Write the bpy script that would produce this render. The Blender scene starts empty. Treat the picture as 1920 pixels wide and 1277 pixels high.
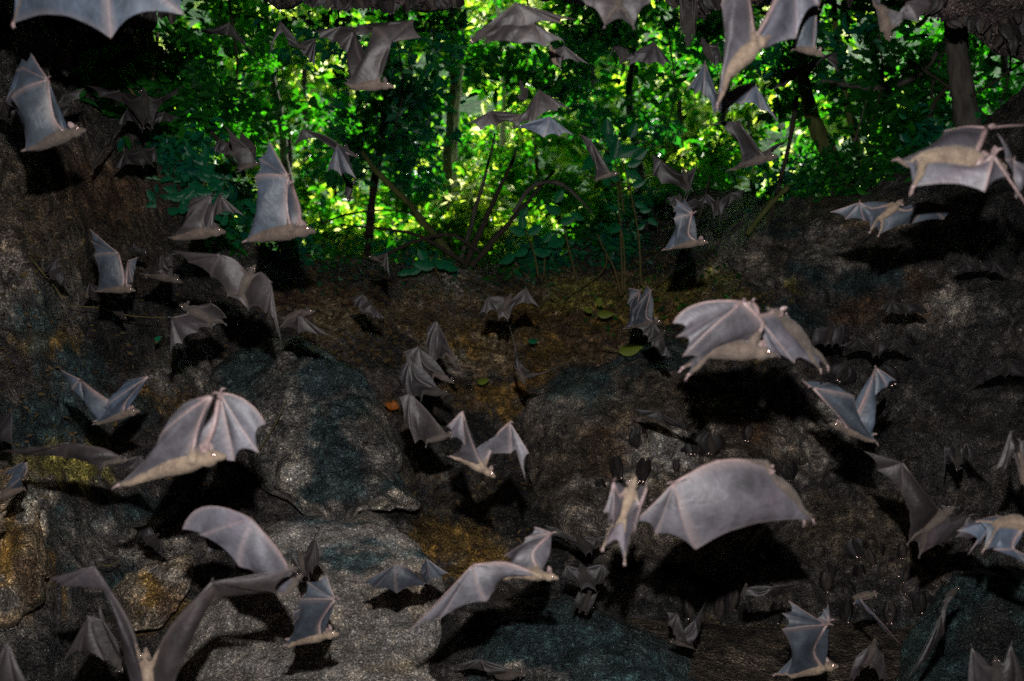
import bpy, math, random
import numpy as np
from mathutils import Vector
S = bpy.context.scene
C = S.collection
R = math.radians
# ------------------------------------------------------------------ camera, world, lights
F = 1500.0                      # focal length in pixels of the 1920 wide photograph
EYE = 1.75
cam = bpy.data.cameras.new('camera'); camo = bpy.data.objects.new('camera', cam); C.objects.link(camo)
camo.location = (0, 0, EYE); camo.rotation_euler = (R(90), 0, 0)
cam.sensor_width = 36; cam.lens = 36 * F / 1920; cam.clip_end = 400; cam.clip_start = 0.02
cam.dof.use_dof = True; cam.dof.focus_distance = 3.9; cam.dof.aperture_fstop = 1.9
S.camera = camo
w = bpy.data.worlds.new('World'); S.world = w; w.use_nodes = True
nt = w.node_tree; bg = nt.nodes['Background']; sky = nt.nodes.new('ShaderNodeTexSky')
sky.sky_type = 'NISHITA'; sky.sun_disc = False; sky.sun_elevation = R(54); sky.sun_rotation = R(18)
nt.links.new(sky.outputs[0], bg.inputs[0]); bg.inputs[1].default_value = 0.12
sun = bpy.data.lights.new('sun', 'SUN'); sun.energy = 5.0; sun.angle = R(0.5); sun.color = (1, .96, .86)
suno = bpy.data.objects.new('sun', sun); C.objects.link(suno)
sd = Vector((math.sin(R(18)) * math.cos(R(54)), math.cos(R(18)) * math.cos(R(54)), math.sin(R(54))))
suno.rotation_euler = sd.to_track_quat('Z', 'Y').to_euler(); suno.location = sd * 30
# the photographer's flash gun on its bracket above the lens: the light the cave is seen by
fl = bpy.data.lights.new('camera_flash', 'SPOT'); fl.energy = 165; fl.spot_size = R(125); fl.spot_blend = .6
fl.shadow_soft_size = .012; fl.color = (1, .97, .96)
flo = bpy.data.objects.new('camera_flash', fl); C.objects.link(flo); flo.location = (0.0, 0, EYE + .24)
flo.rotation_euler = (R(88), 0, 0)
S.view_settings.view_transform = 'Standard'; S.view_settings.look = 'None'
S.view_settings.exposure = 1.45; S.view_settings.gamma = 1
S.render.engine = 'CYCLES'; S.cycles.use_denoising = False
S.cycles.max_bounces = 5; S.cycles.diffuse_bounces = 2; S.cycles.transmission_bounces = 3; S.cycles.glossy_bounces = 2
S.cycles.sample_clamp_indirect = 3

# ------------------------------------------------------------------ helpers
def P(x, y, d):                 # where a thing seen at (x, y) stands when it is d metres away
    return Vector(((x - 960) / F * d, d, EYE + (638.5 - y) / F * d))
def Pn(x, y, d):
    return np.stack([(x - 960) / F * d, d, EYE + (638.5 - y) / F * d], -1)
def _hash(i, j, k, s):
    n = (i * 374761393 + j * 668265263 + k * 2147483647 + s * 974634777) & 0xffffffff
    n = ((n ^ (n >> 13)) * 1274126177) & 0xffffffff
    n = ((n ^ (n >> 16)) * 2246822519) & 0xffffffff
    return ((n ^ (n >> 15)) & 0xffffff) / float(0xffffff) * 2 - 1
def vnoise(p, s=0):
    f = np.floor(p).astype(np.int64); t = p - f; t = t * t * (3 - 2 * t)
    r = 0
    for a in (0, 1):
        for b in (0, 1):
            for c in (0, 1):
                h = _hash(f[..., 0] + a, f[..., 1] + b, f[..., 2] + c, s)
                r = r + h * (t[..., 0] if a else 1 - t[..., 0]) * (t[..., 1] if b else 1 - t[..., 1]) * (t[..., 2] if c else 1 - t[..., 2])
    return r
def fbm(p, sc, o=4, s=0, ridge=False):
    r = 0; a = 1; q = np.asarray(p, float) * sc
    for i in range(o):
        n = vnoise(q + 17.3 * i, s + i)
        r = r + a * ((1 - 2 * abs(n)) if ridge else n); a *= .52; q = q * 2.07
    return r
def mesh(name, V, Fc, mats, parent=None, smooth=True, loc=None, col=None, fattr=None, midx=None):
    me = bpy.data.meshes.new(name)
    V = np.asarray(V, float)
    if loc is not None: V = V - np.asarray(loc)
    me.from_pydata(V.tolist(), [], Fc if isinstance(Fc, list) else Fc.tolist())
    for m in (mats if isinstance(mats, (list, tuple)) else [mats]): me.materials.append(m)
    if smooth: me.polygons.foreach_set('use_smooth', [True] * len(me.polygons))
    if midx is not None: me.polygons.foreach_set('material_index', midx)
    if col is not None:
        a = me.color_attributes.new('tint', 'FLOAT_COLOR', 'POINT')
        a.data.foreach_set('color', np.concatenate([col, np.ones((len(col), 1))], 1).ravel().tolist() if col.shape[1] == 3 else col.ravel().tolist())
    if fattr is not None:
        a = me.attributes.new('bone', 'FLOAT', 'POINT'); a.data.foreach_set('value', list(fattr))
    o = bpy.data.objects.new(name, me); C.objects.link(o)
    if parent is not None: o.parent = parent
    elif loc is not None: o.location = loc
    return o
def tag(o, label=None, cat=None, group=None, kind=None):
    if label: o['label'] = label
    if cat: o['category'] = cat
    if group: o['group'] = group
    if kind: o['kind'] = kind
    return o
def empty(name, loc):
    o = bpy.data.objects.new(name, None); o.empty_display_size = .05; C.objects.link(o); o.location = loc; return o
def grid_faces(nr, nc, off=0):
    i = np.arange(nr - 1)[:, None] * nc + np.arange(nc - 1)[None] + off
    return np.stack([i, i + 1, i + nc + 1, i + nc], -1).reshape(-1, 4)
def tube(pts, rad, n=8, cap=True):   # tapered tube along a polyline
    pts = [Vector(p) for p in pts]; V = []; Fc = []
    T = [(pts[min(i + 1, len(pts) - 1)] - pts[max(i - 1, 0)]).normalized() for i in range(len(pts))]
    ref = Vector((0, 0, 1)) if abs(T[0].z) < .9 else Vector((1, 0, 0))
    u = T[0].cross(ref).normalized()
    for i, p in enumerate(pts):
        u = (u - T[i] * u.dot(T[i])); u = u.normalized() if u.length > 1e-9 else T[i].orthogonal().normalized()
        v = T[i].cross(u)
        r = rad[i]; ru, rv = (r if isinstance(r, tuple) else (r, r))
        for k in range(n):
            a = 2 * math.pi * k / n; V.append(p + u * (math.cos(a) * ru) + v * (math.sin(a) * rv))
    for i in range(len(pts) - 1):
        for k in range(n): Fc.append([i * n + k, i * n + (k + 1) % n, (i + 1) * n + (k + 1) % n, (i + 1) * n + k])
    if cap: Fc.append(list(range(n))[::-1]); Fc.append([(len(pts) - 1) * n + k for k in range(n)])
    return V, Fc
def spl(pts, n):                # smooth curve through points
    P_ = [np.array(p, float) for p in pts]; P_ = [2 * P_[0] - P_[1]] + P_ + [2 * P_[-1] - P_[-2]]; out = []
    for i in range(1, len(P_) - 2):
        for k in range(n):
            t = k / n; a, b, c, d = P_[i - 1:i + 3]
            out.append(.5 * (2 * b + (c - a) * t + (2 * a - 5 * b + 4 * c - d) * t * t + (3 * b - a - 3 * c + d) * t ** 3))
    out.append(P_[-2]); return out
def join(parts):
    V = []; Fc = []
    for v, f in parts:
        o = len(V); V += [tuple(x) for x in v]; Fc += [[i + o for i in q] for q in f]
    return V, Fc

# ------------------------------------------------------------------ materials
def mat(name):
    m = bpy.data.materials.new(name); m.use_nodes = True
    return m, m.node_tree.nodes, m.node_tree.links, m.node_tree.nodes['Principled BSDF']
def N(ns, t, **k):
    n = ns.new(t)
    for a, b in k.items():
        if a in n.inputs: n.inputs[a].default_value = b
        else: setattr(n, a, b)
    return n
def noise(ns, ls, co, scale, detail=6, rough=.6, dist=0):
    n = N(ns, 'ShaderNodeTexNoise', Scale=scale, Detail=detail, Roughness=rough, Distortion=dist); ls.new(co, n.inputs['Vector']); return n
def ramp(ns, ls, fac, stops):
    r = ns.new('ShaderNodeValToRGB'); e = r.color_ramp.elements
    while len(e) < len(stops): e.new(.5)
    for k, (p, c) in enumerate(stops): e[k].position = p; e[k].color = (*c, 1) if len(c) == 3 else c
    ls.new(fac, r.inputs[0]); return r
def mix(ns, ls, fac, a, b, mode='MIX'):
    m = ns.new('ShaderNodeMix'); m.data_type = 'RGBA'; m.blend_type = mode
    for s, v in ((0, fac), (6, a), (7, b)):
        if hasattr(v, 'links'): ls.new(v, m.inputs[s])
        else: m.inputs[s].default_value = v if s == 0 else (*v, 1)
    return m.outputs[2]
def rock_mat(nm='wet_cave_rock', kc=1.0):
    m, ns, ls, b = mat(nm); co = ns.new('ShaderNodeTexCoord').outputs['Object']
    at = N(ns, 'ShaderNodeAttribute', attribute_name='tint')
    n1 = noise(ns, ls, co, 9, 8, .68); n2 = noise(ns, ls, co, 75, 5, .7); n3 = noise(ns, ls, co, 3.1, 5, .6, .6); n4 = noise(ns, ls, co, 230, 2, .6)
    r1 = ramp(ns, ls, n1.outputs[0], [(.34, (.12, .11, .11)), (.5, (.7, .67, .64)), (.68, (2.1, 1.95, 1.7))])
    c = mix(ns, ls, kc, at.outputs['Color'], r1.outputs[0], 'MULTIPLY')
    r2 = ramp(ns, ls, n2.outputs[0], [(.36, (.25, .25, .26)), (.5, (.85, .85, .85)), (.64, (1.6, 1.58, 1.52))])
    c = mix(ns, ls, .85 * kc, c, mix(ns, ls, 1.0, c, r2.outputs[0], 'MULTIPLY'))
    vg = N(ns, 'ShaderNodeTexVoronoi', Scale=135.0); ls.new(co, vg.inputs['Vector']); sr = ns.new('ShaderNodeSeparateColor'); ls.new(vg.outputs['Color'], sr.inputs[0])
    rg = ramp(ns, ls, sr.outputs[0], [(.0, (.45, .45, .47)), (.6, (.85, .85, .85)), (.86, (1.35, 1.33, 1.3)), (.97, (2.5, 2.55, 2.6))])
    c = mix(ns, ls, 1.0, c, rg.outputs[0], 'MULTIPLY')
    # rusty and mossy stains of their own shape
    st = ramp(ns, ls, n3.outputs[0], [(.56, (0, 0, 0)), (.66, (1, 1, 1))])
    mu = ns.new('ShaderNodeMath'); mu.operation = 'MULTIPLY'; ls.new(st.outputs[0], mu.inputs[0]); ls.new(n1.outputs[0], mu.inputs[1])
    c = mix(ns, ls, mu.outputs[0], c, mix(ns, ls, 1.0, c, (1.25, 1.0, .75), 'MULTIPLY'))
    # pale mineral grains
    sp = ramp(ns, ls, n4.outputs[0], [(.66, (0, 0, 0)), (.72, (.8, .8, .8))])
    c = mix(ns, ls, sp.outputs[0], c, mix(ns, ls, 1.0, c, (3.2, 3.3, 3.4), 'MULTIPLY'))
    ls.new(c, b.inputs['Base Color'])
    rr = ramp(ns, ls, sr.outputs[1], [(.0, (.16,) * 3), (.35, (.42,) * 3), (1, (.7,) * 3)]); ls.new(rr.outputs[0], b.inputs['Roughness'])
    b.inputs['Specular IOR Level'].default_value = .6
    vo = N(ns, 'ShaderNodeTexVoronoi', Scale=42.0); ls.new(co, vo.inputs['Vector'])
    ad = ns.new('ShaderNodeMath'); ad.operation = 'MULTIPLY_ADD'; ls.new(vo.outputs[0], ad.inputs[0]); ad.inputs[1].default_value = -1.3; ls.new(n2.outputs[0], ad.inputs[2])
    b1 = N(ns, 'ShaderNodeBump', Strength=.9, Distance=.05); ls.new(n1.outputs[0], b1.inputs['Height'])
    b2 = N(ns, 'ShaderNodeBump', Strength=1.0 if kc == 1 else .6, Distance=.02 if kc == 1 else .01); ls.new(ad.outputs[0], b2.inputs['Height']); ls.new(b1.outputs[0], b2.inputs['Normal'])
    ls.new(b2.outputs[0], b.inputs['Normal']); return m
ROCK = rock_mat(); SLAB = rock_mat('pale_gritty_stone', .62)
def plain(name, colr, rough=.7, spec=.4, sc=30, var=.5, bump=.3, bd=.01, stretch=None, metal=0):
    m, ns, ls, b = mat(name); co = ns.new('ShaderNodeTexCoord').outputs['Object']
    if stretch:
        mp = N(ns, 'ShaderNodeMapping'); mp.inputs['Scale'].default_value = stretch; ls.new(co, mp.inputs[0]); co = mp.outputs[0]
    n = noise(ns, ls, co, sc, 6, .65)
    lo = tuple(c * (1 - var) for c in colr); hi = tuple(min(1, c * (1 + var)) for c in colr)
    r = ramp(ns, ls, n.outputs[0], [(.3, lo), (.7, hi)]); ls.new(r.outputs[0], b.inputs['Base Color'])
    b.inputs['Roughness'].default_value = rough; b.inputs['Specular IOR Level'].default_value = spec; b.inputs['Metallic'].default_value = metal
    bp = N(ns, 'ShaderNodeBump', Strength=bump, Distance=bd); ls.new(n.outputs[0], bp.inputs['Height']); ls.new(bp.outputs[0], b.inputs['Normal'])
    return m
def leaf_mat(name, c1, c2, tr, trans=.5, rough=.35, spec=.5, rt=None):
    m, ns, ls, b = mat(name); g = ns.new('ShaderNodeNewGeometry')
    r = ramp(ns, ls, g.outputs['Random Per Island'], [(0, c1), (.55, c2), (1, tuple(.6 * a + .4 * t for a, t in zip(c2, tr)))]); ls.new(r.outputs[0], b.inputs['Base Color'])
    b.inputs['Roughness'].default_value = rough; b.inputs['Specular IOR Level'].default_value = spec
    co = ns.new('ShaderNodeTexCoord').outputs['Object']; n = noise(ns, ls, co, 40, 3)
    bp = N(ns, 'ShaderNodeBump', Strength=.3, Distance=.01); ls.new(n.outputs[0], bp.inputs['Height']); ls.new(bp.outputs[0], b.inputs['Normal'])
    nz = noise(ns, ls, g.outputs['Position'], .75, 3, .55); nr = ns.new('ShaderNodeMapRange'); nr.inputs[1].default_value = .34; nr.inputs[2].default_value = .66; ls.new(nz.outputs[0], nr.inputs[0])  # position noise gathers bright leaves into painted glow patches
    ml = ns.new('ShaderNodeMix'); ml.inputs[0].default_value = .58; ls.new(g.outputs['Random Per Island'], ml.inputs[2]); ls.new(nr.outputs[0], ml.inputs[3])
    t = N(ns, 'ShaderNodeBsdfTranslucent'); rt = ramp(ns, ls, ml.outputs[0], rt or [(0, tuple(.35 * x for x in tr)), (1, tr)]); ls.new(rt.outputs[0], t.inputs[0])
    mx = ns.new('ShaderNodeMixShader'); mx.inputs[0].default_value = trans; ls.new(b.outputs[0], mx.inputs[1]); ls.new(t.outputs[0], mx.inputs[2])
    ls.new(mx.outputs[0], ns['Material Output'].inputs[0]); return m
L_DARK = leaf_mat('painted_shade_leaf', (.006, .07, .02), (.015, .16, .02), (.08, .6, .01), .5, .5, .25)  # shaded copy of the leaf, darkness put into its colour
L_TEAL = leaf_mat('flash_teal_broad_leaf', (.006, .13, .10), (.012, .2, .10), (.04, .45, .02), .4, .35, .5)  # bluish flash reflection put into the leaf base colour
L_SUN = leaf_mat('painted_sunlit_leaf', (.01, .10, .004), (.05, .22, .006), (.55, .85, .03), .6, .4, .4, [(0, (.01, .12, .004)), (.32, (.03, .3, .006)), (.5, (.15, .52, .01)), (.64, (.65, .88, .04)), (.8, (.95, .97, .5))])  # sunlit copy of the leaf, near-white glow painted into its colour
L_YEL = leaf_mat('yellowed_leaf', (.12, .2, .02), (.2, .26, .03), (.3, .4, .04), .3)
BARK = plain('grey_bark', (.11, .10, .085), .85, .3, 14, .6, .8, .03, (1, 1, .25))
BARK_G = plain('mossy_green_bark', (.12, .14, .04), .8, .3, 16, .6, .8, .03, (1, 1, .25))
BARK_P = plain('painted_sunlit_bark', (.55, .5, .32), .8, .3, 16, .5, .6, .02, (1, 1, .3))  # cream brightness of sunlit bark put into the base colour
BARK_D = plain('dark_twig_bark', (.05, .04, .03), .8, .3, 20, .5, .5, .01)
STEM = plain('green_brown_stem', (.12, .10, .03), .7, .4, 40, .5, .3, .003)
SOIL = plain('leaf_litter_soil', (.035, .03, .018), .95, .2, 5, .7, 1, .06)
ORANGE = plain('rotting_orange_leaf', (.4, .12, .015), .6, .4, 60, .5, .5, .004)
def wing_mat(name, c, bone, rough=.55, tr=.14, spec=.5):
    m, ns, ls, b = mat(name); co = ns.new('ShaderNodeTexCoord').outputs['Object']
    at = N(ns, 'ShaderNodeAttribute', attribute_name='bone')
    n = noise(ns, ls, co, 14, 4, .6, .5); n2 = noise(ns, ls, co, 220, 3, .6)
    r = ramp(ns, ls, n.outputs[0], [(.3, tuple(.5 * x for x in c)), (.7, tuple(1.5 * x for x in c))])
    cc = mix(ns, ls, at.outputs['Fac'], r.outputs[0], bone)
    oi = ns.new('ShaderNodeObjectInfo'); vr = ramp(ns, ls, oi.outputs['Random'], [(0, (.62, .58, .58)), (.5, (1, .97, .95)), (1, (1.22, 1.25, 1.34))]); cc = mix(ns, ls, 1.0, cc, vr.outputs[0], 'MULTIPLY')
    vn = N(ns, 'ShaderNodeTexVoronoi', Scale=46.0, feature='DISTANCE_TO_EDGE'); dw = noise(ns, ls, co, 30, 3, .6); dm_ = mix(ns, ls, .06, co, dw.outputs['Color']); ls.new(dm_, vn.inputs['Vector'])
    vv = ramp(ns, ls, vn.outputs['Distance'], [(0, (.5, .42, .42)), (.035, (1, 1, 1))]); cc = mix(ns, ls, .55, cc, mix(ns, ls, 1.0, cc, vv.outputs[0], 'MULTIPLY'))
    # faint reddish blush of blood vessels
    n3 = noise(ns, ls, co, 7, 2, .5); rb = ramp(ns, ls, n3.outputs[0], [(.55, (0, 0, 0)), (.75, (.4, .4, .4))])
    cc = mix(ns, ls, rb.outputs[0], cc, mix(ns, ls, 1.0, cc, (1.35, .85, .85), 'MULTIPLY'))
    ls.new(cc, b.inputs['Base Color']); b.inputs['Roughness'].default_value = rough; b.inputs['Specular IOR Level'].default_value = spec
    wv = N(ns, 'ShaderNodeTexNoise', Scale=32.0, Distortion=1.5, Detail=4.0); ls.new(co, wv.inputs['Vector'])
    b1 = N(ns, 'ShaderNodeBump', Strength=.35, Distance=.007); ls.new(wv.outputs[0], b1.inputs['Height'])
    b2 = N(ns, 'ShaderNodeBump', Strength=.15, Distance=.001); ls.new(n2.outputs[0], b2.inputs['Height']); ls.new(b1.outputs[0], b2.inputs['Normal'])
    ls.new(b2.outputs[0], b.inputs['Normal'])
    t = N(ns, 'ShaderNodeBsdfTranslucent'); t.inputs[0].default_value = (.2, .08, .06, 1)
    mx = ns.new('ShaderNodeMixShader'); mx.inputs[0].default_value = tr; ls.new(b.outputs[0], mx.inputs[1]); ls.new(t.outputs[0], mx.inputs[2])
    ls.new(mx.outputs[0], ns['Material Output'].inputs[0]); return m
WING = {'pale': wing_mat('pale_grey_wing_skin', (.072, .071, .084), (.165, .14, .145)),
        'blue': wing_mat('blue_sheen_wing_skin', (.042, .056, .075), (.14, .118, .118)),  # bluish flash sheen of the underwing put into the skin colour
        'brown': wing_mat('brown_grey_wing_skin', (.028, .024, .0255), (.062, .05, .048)),
        'dark': wing_mat('dark_wing_skin', (.015, .0135, .0145), (.035, .029, .028))}
def fur_mat(name, c1, c2):
    m, ns, ls, b = mat(name); co = ns.new('ShaderNodeTexCoord').outputs['Object']
    n = noise(ns, ls, co, 26, 4, .6); n2 = noise(ns, ls, co, 420, 3, .7)
    r = ramp(ns, ls, n.outputs[0], [(.32, c1), (.68, c2)])
    r2 = ramp(ns, ls, n2.outputs[0], [(.3, (.4, .38, .36)), (.7, (1.4, 1.4, 1.4))])
    ls.new(mix(ns, ls, 1.0, r.outputs[0], r2.outputs[0], 'MULTIPLY'), b.inputs['Base Color'])
    b.inputs['Roughness'].default_value = .8; b.inputs['Specular IOR Level'].default_value = .25
    b.inputs['Sheen Weight'].default_value = .08; b.inputs['Sheen Roughness'].default_value = .4
    bp = N(ns, 'ShaderNodeBump', Strength=.7, Distance=.003); ls.new(n2.outputs[0], bp.inputs['Height']); ls.new(bp.outputs[0], b.inputs['Normal']); return m
FUR = {'pale': fur_mat('cream_belly_fur', (.10, .072, .055), (.23, .175, .125)),
       'blue': fur_mat('grey_brown_fur', (.055, .041, .034), (.115, .088, .07)),
       'brown': fur_mat('brown_fur', (.04, .032, .027), (.085, .067, .056)),
       'dark': fur_mat('dark_brown_fur', (.016, .014, .0125), (.036, .031, .027))}
SKIN = plain('pink_grey_bat_skin', (.17, .12, .115), .5, .5, 90, .3, .3, .002)
SKIN_D = plain('dark_bat_skin', (.04, .033, .033), .5, .5, 90, .3, .3, .002)
m, ns, ls, b = mat('eye_shine'); b.inputs['Base Color'].default_value = (1, .72, .62, 1); b.inputs['Metallic'].default_value = 1; b.inputs['Roughness'].default_value = .28; EYEM = m

SOIL_G = plain('backlit_hill_green', (.02, .075, .012), .9, .1, 1.2, .8, 1, .3)  # green raised to put the backlit forest glow into the hill
# ------------------------------------------------------------------ the rocky slope, cave walls and ground
CP = [(-1100,-1200,3.4),(-1100,300,3.3),(-1100,1400,2.7),(-500,-900,4.2),(-500,300,3.8),(-500,1277,2.9),(-400,2100,2.3),(960,2100,2.6),(2300,2100,2.5),
 (2400,1277,3.2),(2400,300,4),(3000,300,3.6),(3000,-1200,3.6),(3000,1400,3),(2400,-900,4.6),
 (0,-200,5),(0,300,4.7),(0,640,4.4),(0,1000,3.9),(0,1277,3.5),(200,100,6.2),(200,300,5.7),(330,400,6.9),(200,640,5.3),(200,1000,4.5),(200,1277,3.8),(400,500,7.2),
 (600,490,8.4),(600,600,7.0),(450,700,6.1),(900,505,9),(900,600,7.8),(900,700,7),(900,850,6.2),(900,1000,5.5),(1000,1277,4.1),(600,1000,5.1),(600,1277,3.9),(400,1277,3.8),
 (1150,540,8.4),(1150,650,7.3),(1150,430,10.5),(1300,380,10.5),(1300,520,8),(1400,440,7.8),(1300,700,6.6),(1200,900,6.0),(1200,1100,5.3),(1500,400,7.4),(1700,350,6.7),(1900,350,5.7),(1920,180,6.3),
 (1900,640,5.1),(1700,640,5.7),(1900,900,4.7),(1900,1277,4.1),(1500,900,5.6),(1500,1277,4.6),(1500,1130,4.9)]
cpn = np.array(CP, float); cx = cpn[:, :2] / 500.; cd = cpn[:, 2]
def tps(r): return np.where(r > 1e-9, r * r * np.log(np.maximum(r, 1e-9)), 0)
_K = tps(np.linalg.norm(cx[:, None] - cx[None], axis=-1)) + np.eye(len(cx)) * .02
_A = np.block([[_K, np.c_[np.ones(len(cx)), cx]], [np.c_[np.ones(len(cx)), cx].T, np.zeros((3, 3))]])
_w = np.linalg.solve(_A, np.r_[cd, 0, 0, 0])
def Dsurf(x, y):
    q = np.stack([x, y], -1) / 500.; sh = q.shape[:-1]; q = q.reshape(-1, 2); out = np.zeros(len(q))
    for i in range(0, len(q), 20000):
        k = q[i:i + 20000]; out[i:i + 20000] = tps(np.linalg.norm(k[:, None] - cx[None], axis=-1)) @ _w[:-3] + _w[-3] + k @ _w[-2:]
    return np.clip(out.reshape(sh), 2.2, 11)
rimx = [-1100, -400, 100, 200, 260, 300, 335, 380, 430, 520, 700, 850, 1000, 1060, 1110, 1180, 1260, 1350, 1440, 1520, 1620, 1720, 1800, 1860, 1920, 2100, 3000]
rimy = [-1300, -1200, -700, -300, -60, 110, 240, 330, 415, 474, 482, 492, 505, 480, 430, 395, 350, 350, 372, 372, 350, 322, 270, 215, 150, -300, -1300]
# colour patches of the rock (where, how wide, what colour; LED and MOSS lifted to make up for dim flash)
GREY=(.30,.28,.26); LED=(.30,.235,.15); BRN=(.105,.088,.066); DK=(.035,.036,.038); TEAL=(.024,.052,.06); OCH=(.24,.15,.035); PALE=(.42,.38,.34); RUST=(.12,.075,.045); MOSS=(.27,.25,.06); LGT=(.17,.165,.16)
PATCH = [(100,420,220,150,BRN),(200,360,110,60,RUST),(60,560,90,90,LGT),(30,500,25,60,GREY),(260,620,120,70,DK),(80,650,60,25,OCH),(60,610,30,90,TEAL),(140,690,70,40,TEAL),(330,700,60,50,LGT),(300,740,50,25,OCH),(100,780,110,60,TEAL),
 (120,860,90,40,MOSS),(250,760,60,30,TEAL),(50,960,45,70,PALE),(60,1080,35,90,OCH),(130,1000,30,90,TEAL),(170,1010,60,50,LGT),(240,960,60,40,TEAL),(280,1050,70,60,GREY),(300,1130,60,50,OCH),(220,1100,40,50,TEAL),(40,1160,60,40,LGT),(80,1230,120,50,DK),
 (620,560,170,30,RUST),(700,600,160,40,LED),(620,510,120,20,DK),(850,560,90,50,LGT),(720,650,90,40,DK),(830,520,60,20,GREY),(900,640,110,60,LED),(1000,600,120,50,LED),(1100,650,90,40,LED),(1180,540,120,30,LED),(1320,590,60,30,LED),(1100,620,120,50,RUST),(760,570,150,20,LED),(1060,520,110,16,LED),(1400,540,70,25,MOSS),(1200,575,150,30,OCH),(1330,520,140,35,MOSS),(1080,560,110,30,MOSS),(960,590,80,20,OCH),(1250,560,90,25,MOSS),(1010,640,70,18,OCH),(860,640,60,20,OCH),(1010,690,60,30,OCH),(1250,480,120,40,DK),
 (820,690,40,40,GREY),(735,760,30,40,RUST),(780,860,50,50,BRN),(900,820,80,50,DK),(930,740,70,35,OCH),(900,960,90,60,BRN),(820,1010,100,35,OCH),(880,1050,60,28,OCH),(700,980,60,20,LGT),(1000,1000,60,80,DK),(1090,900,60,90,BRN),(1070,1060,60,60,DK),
 (1420,480,70,60,GREY),(1500,430,90,40,LGT),(1560,470,60,50,LGT),(1470,510,60,30,TEAL),(1650,400,140,35,BRN),(1800,350,160,50,DK),(1620,520,120,25,TEAL),(1700,590,90,50,LGT),(1720,560,40,60,RUST),(1780,560,80,30,GREY),(1590,580,60,30,RUST),(1480,600,60,40,TEAL),
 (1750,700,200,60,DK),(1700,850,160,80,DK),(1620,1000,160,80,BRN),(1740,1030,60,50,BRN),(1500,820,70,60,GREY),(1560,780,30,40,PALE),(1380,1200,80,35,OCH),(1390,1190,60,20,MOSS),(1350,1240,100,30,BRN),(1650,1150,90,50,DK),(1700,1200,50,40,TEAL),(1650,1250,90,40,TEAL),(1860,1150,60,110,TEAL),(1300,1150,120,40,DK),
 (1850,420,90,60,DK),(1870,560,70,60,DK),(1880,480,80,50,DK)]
def paint(x, y, base, pos, patches):
    n1 = fbm(pos, 3.2, 4, 5); n2 = fbm(pos, 3.2, 4, 9); n3 = fbm(pos, 11, 3, 12)
    xx = x + 45 * n1; yy = y + 30 * n2
    col = np.ones(x.shape + (3,)) * np.array(base)
    for px, py, rx, ry, c in patches:
        r = np.sqrt(((xx - px) / rx) ** 2 + ((yy - py) / ry) ** 2) + .35 * n3
        a = np.clip((1.15 - r) / .45, 0, 1)[..., None] * .85
        col = col * (1 - a) + np.array(c) * a
    v = fbm(pos, 1.6, 5, 21)[..., None]
    return np.clip(col * (1 + .5 * v) * 2.35, .008, .8)
xs = np.unique(np.r_[np.arange(-1100, -60, 45), np.arange(-60, 1985, 5.), np.arange(1985, 3010, 45)])
NR = 190
t = np.linspace(0, 1, NR)[:, None]; t = np.where(t < .9, t / .9 * .62, .62 + (t - .9) / .1 * .38)
ry = np.interp(xs, rimx, rimy) + 14 * fbm(np.stack([xs / 60, xs * 0, xs * 0], -1), 1, 4, 3)
yy = ry[None] + (2100 - ry[None]) * t; xx = np.broadcast_to(xs[None], yy.shape)
D = Dsurf(xx, yy); pos = Pn(xx, yy, D)
rel = .36 * fbm(pos, .9, 3, 31) + .22 * fbm(pos, 2.1, 6, 41, True) + .08 * fbm(pos, 8, 4, 51, True) + .03 * fbm(pos, 28, 3, 61)
strat = np.abs(((pos[..., 2] * 1.7 + .9 * pos[..., 0] * .3 + .5 * fbm(pos, .8, 3, 77)) % 1) - .5) * .22
D2 = D + (rel + strat - .1) * np.clip((t * 2100) / 260, .25, 1)
pos = Pn(xx, yy, D2)
ext = []
for k, dy in enumerate([.25, .6, 1.2, 2.2, 4, 7, 12, 20, 35, 60]):
    b0 = pos[0].copy(); y1 = b0[:, 1] + dy; s = y1 / b0[:, 1]
    zz = b0[:, 2] + (.02 if dy < 1 else .05) * dy * 1.6 - .12 * min(dy, .6)
    q = np.stack([b0[:, 0] * s, y1, zz], -1); q[:, 2] += .12 * fbm(q, .8, 3, 8) * min(1, dy); ext.append(q)
allp = np.concatenate([np.array(ext[::-1]), pos], 0)
col = paint(xx, yy, (.064, .06, .06), pos, PATCH)
colx = np.ones((len(ext), len(xs), 3)) * np.array((.035, .028, .016))
cols = np.concatenate([colx, col], 0)
o = mesh('rocky_slope', allp.reshape(-1, 3), grid_faces(allp.shape[0], allp.shape[1]), ROCK, col=cols.reshape(-1, 3))
tag(o, kind='structure')
hx = np.linspace(-70, 70, 90); hy = np.linspace(30, 83, 50); U, Vv = np.meshgrid(hx, hy); q = np.stack([U, Vv, 1 + (Vv - 30) * .8 + 0 * U], -1); q[..., 2] += 1.5 * fbm(q, .08, 4, 3)
tag(mesh('wooded_hill', q.reshape(-1, 3), grid_faces(*q.shape[:2]), SOIL_G), kind='structure')
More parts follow.
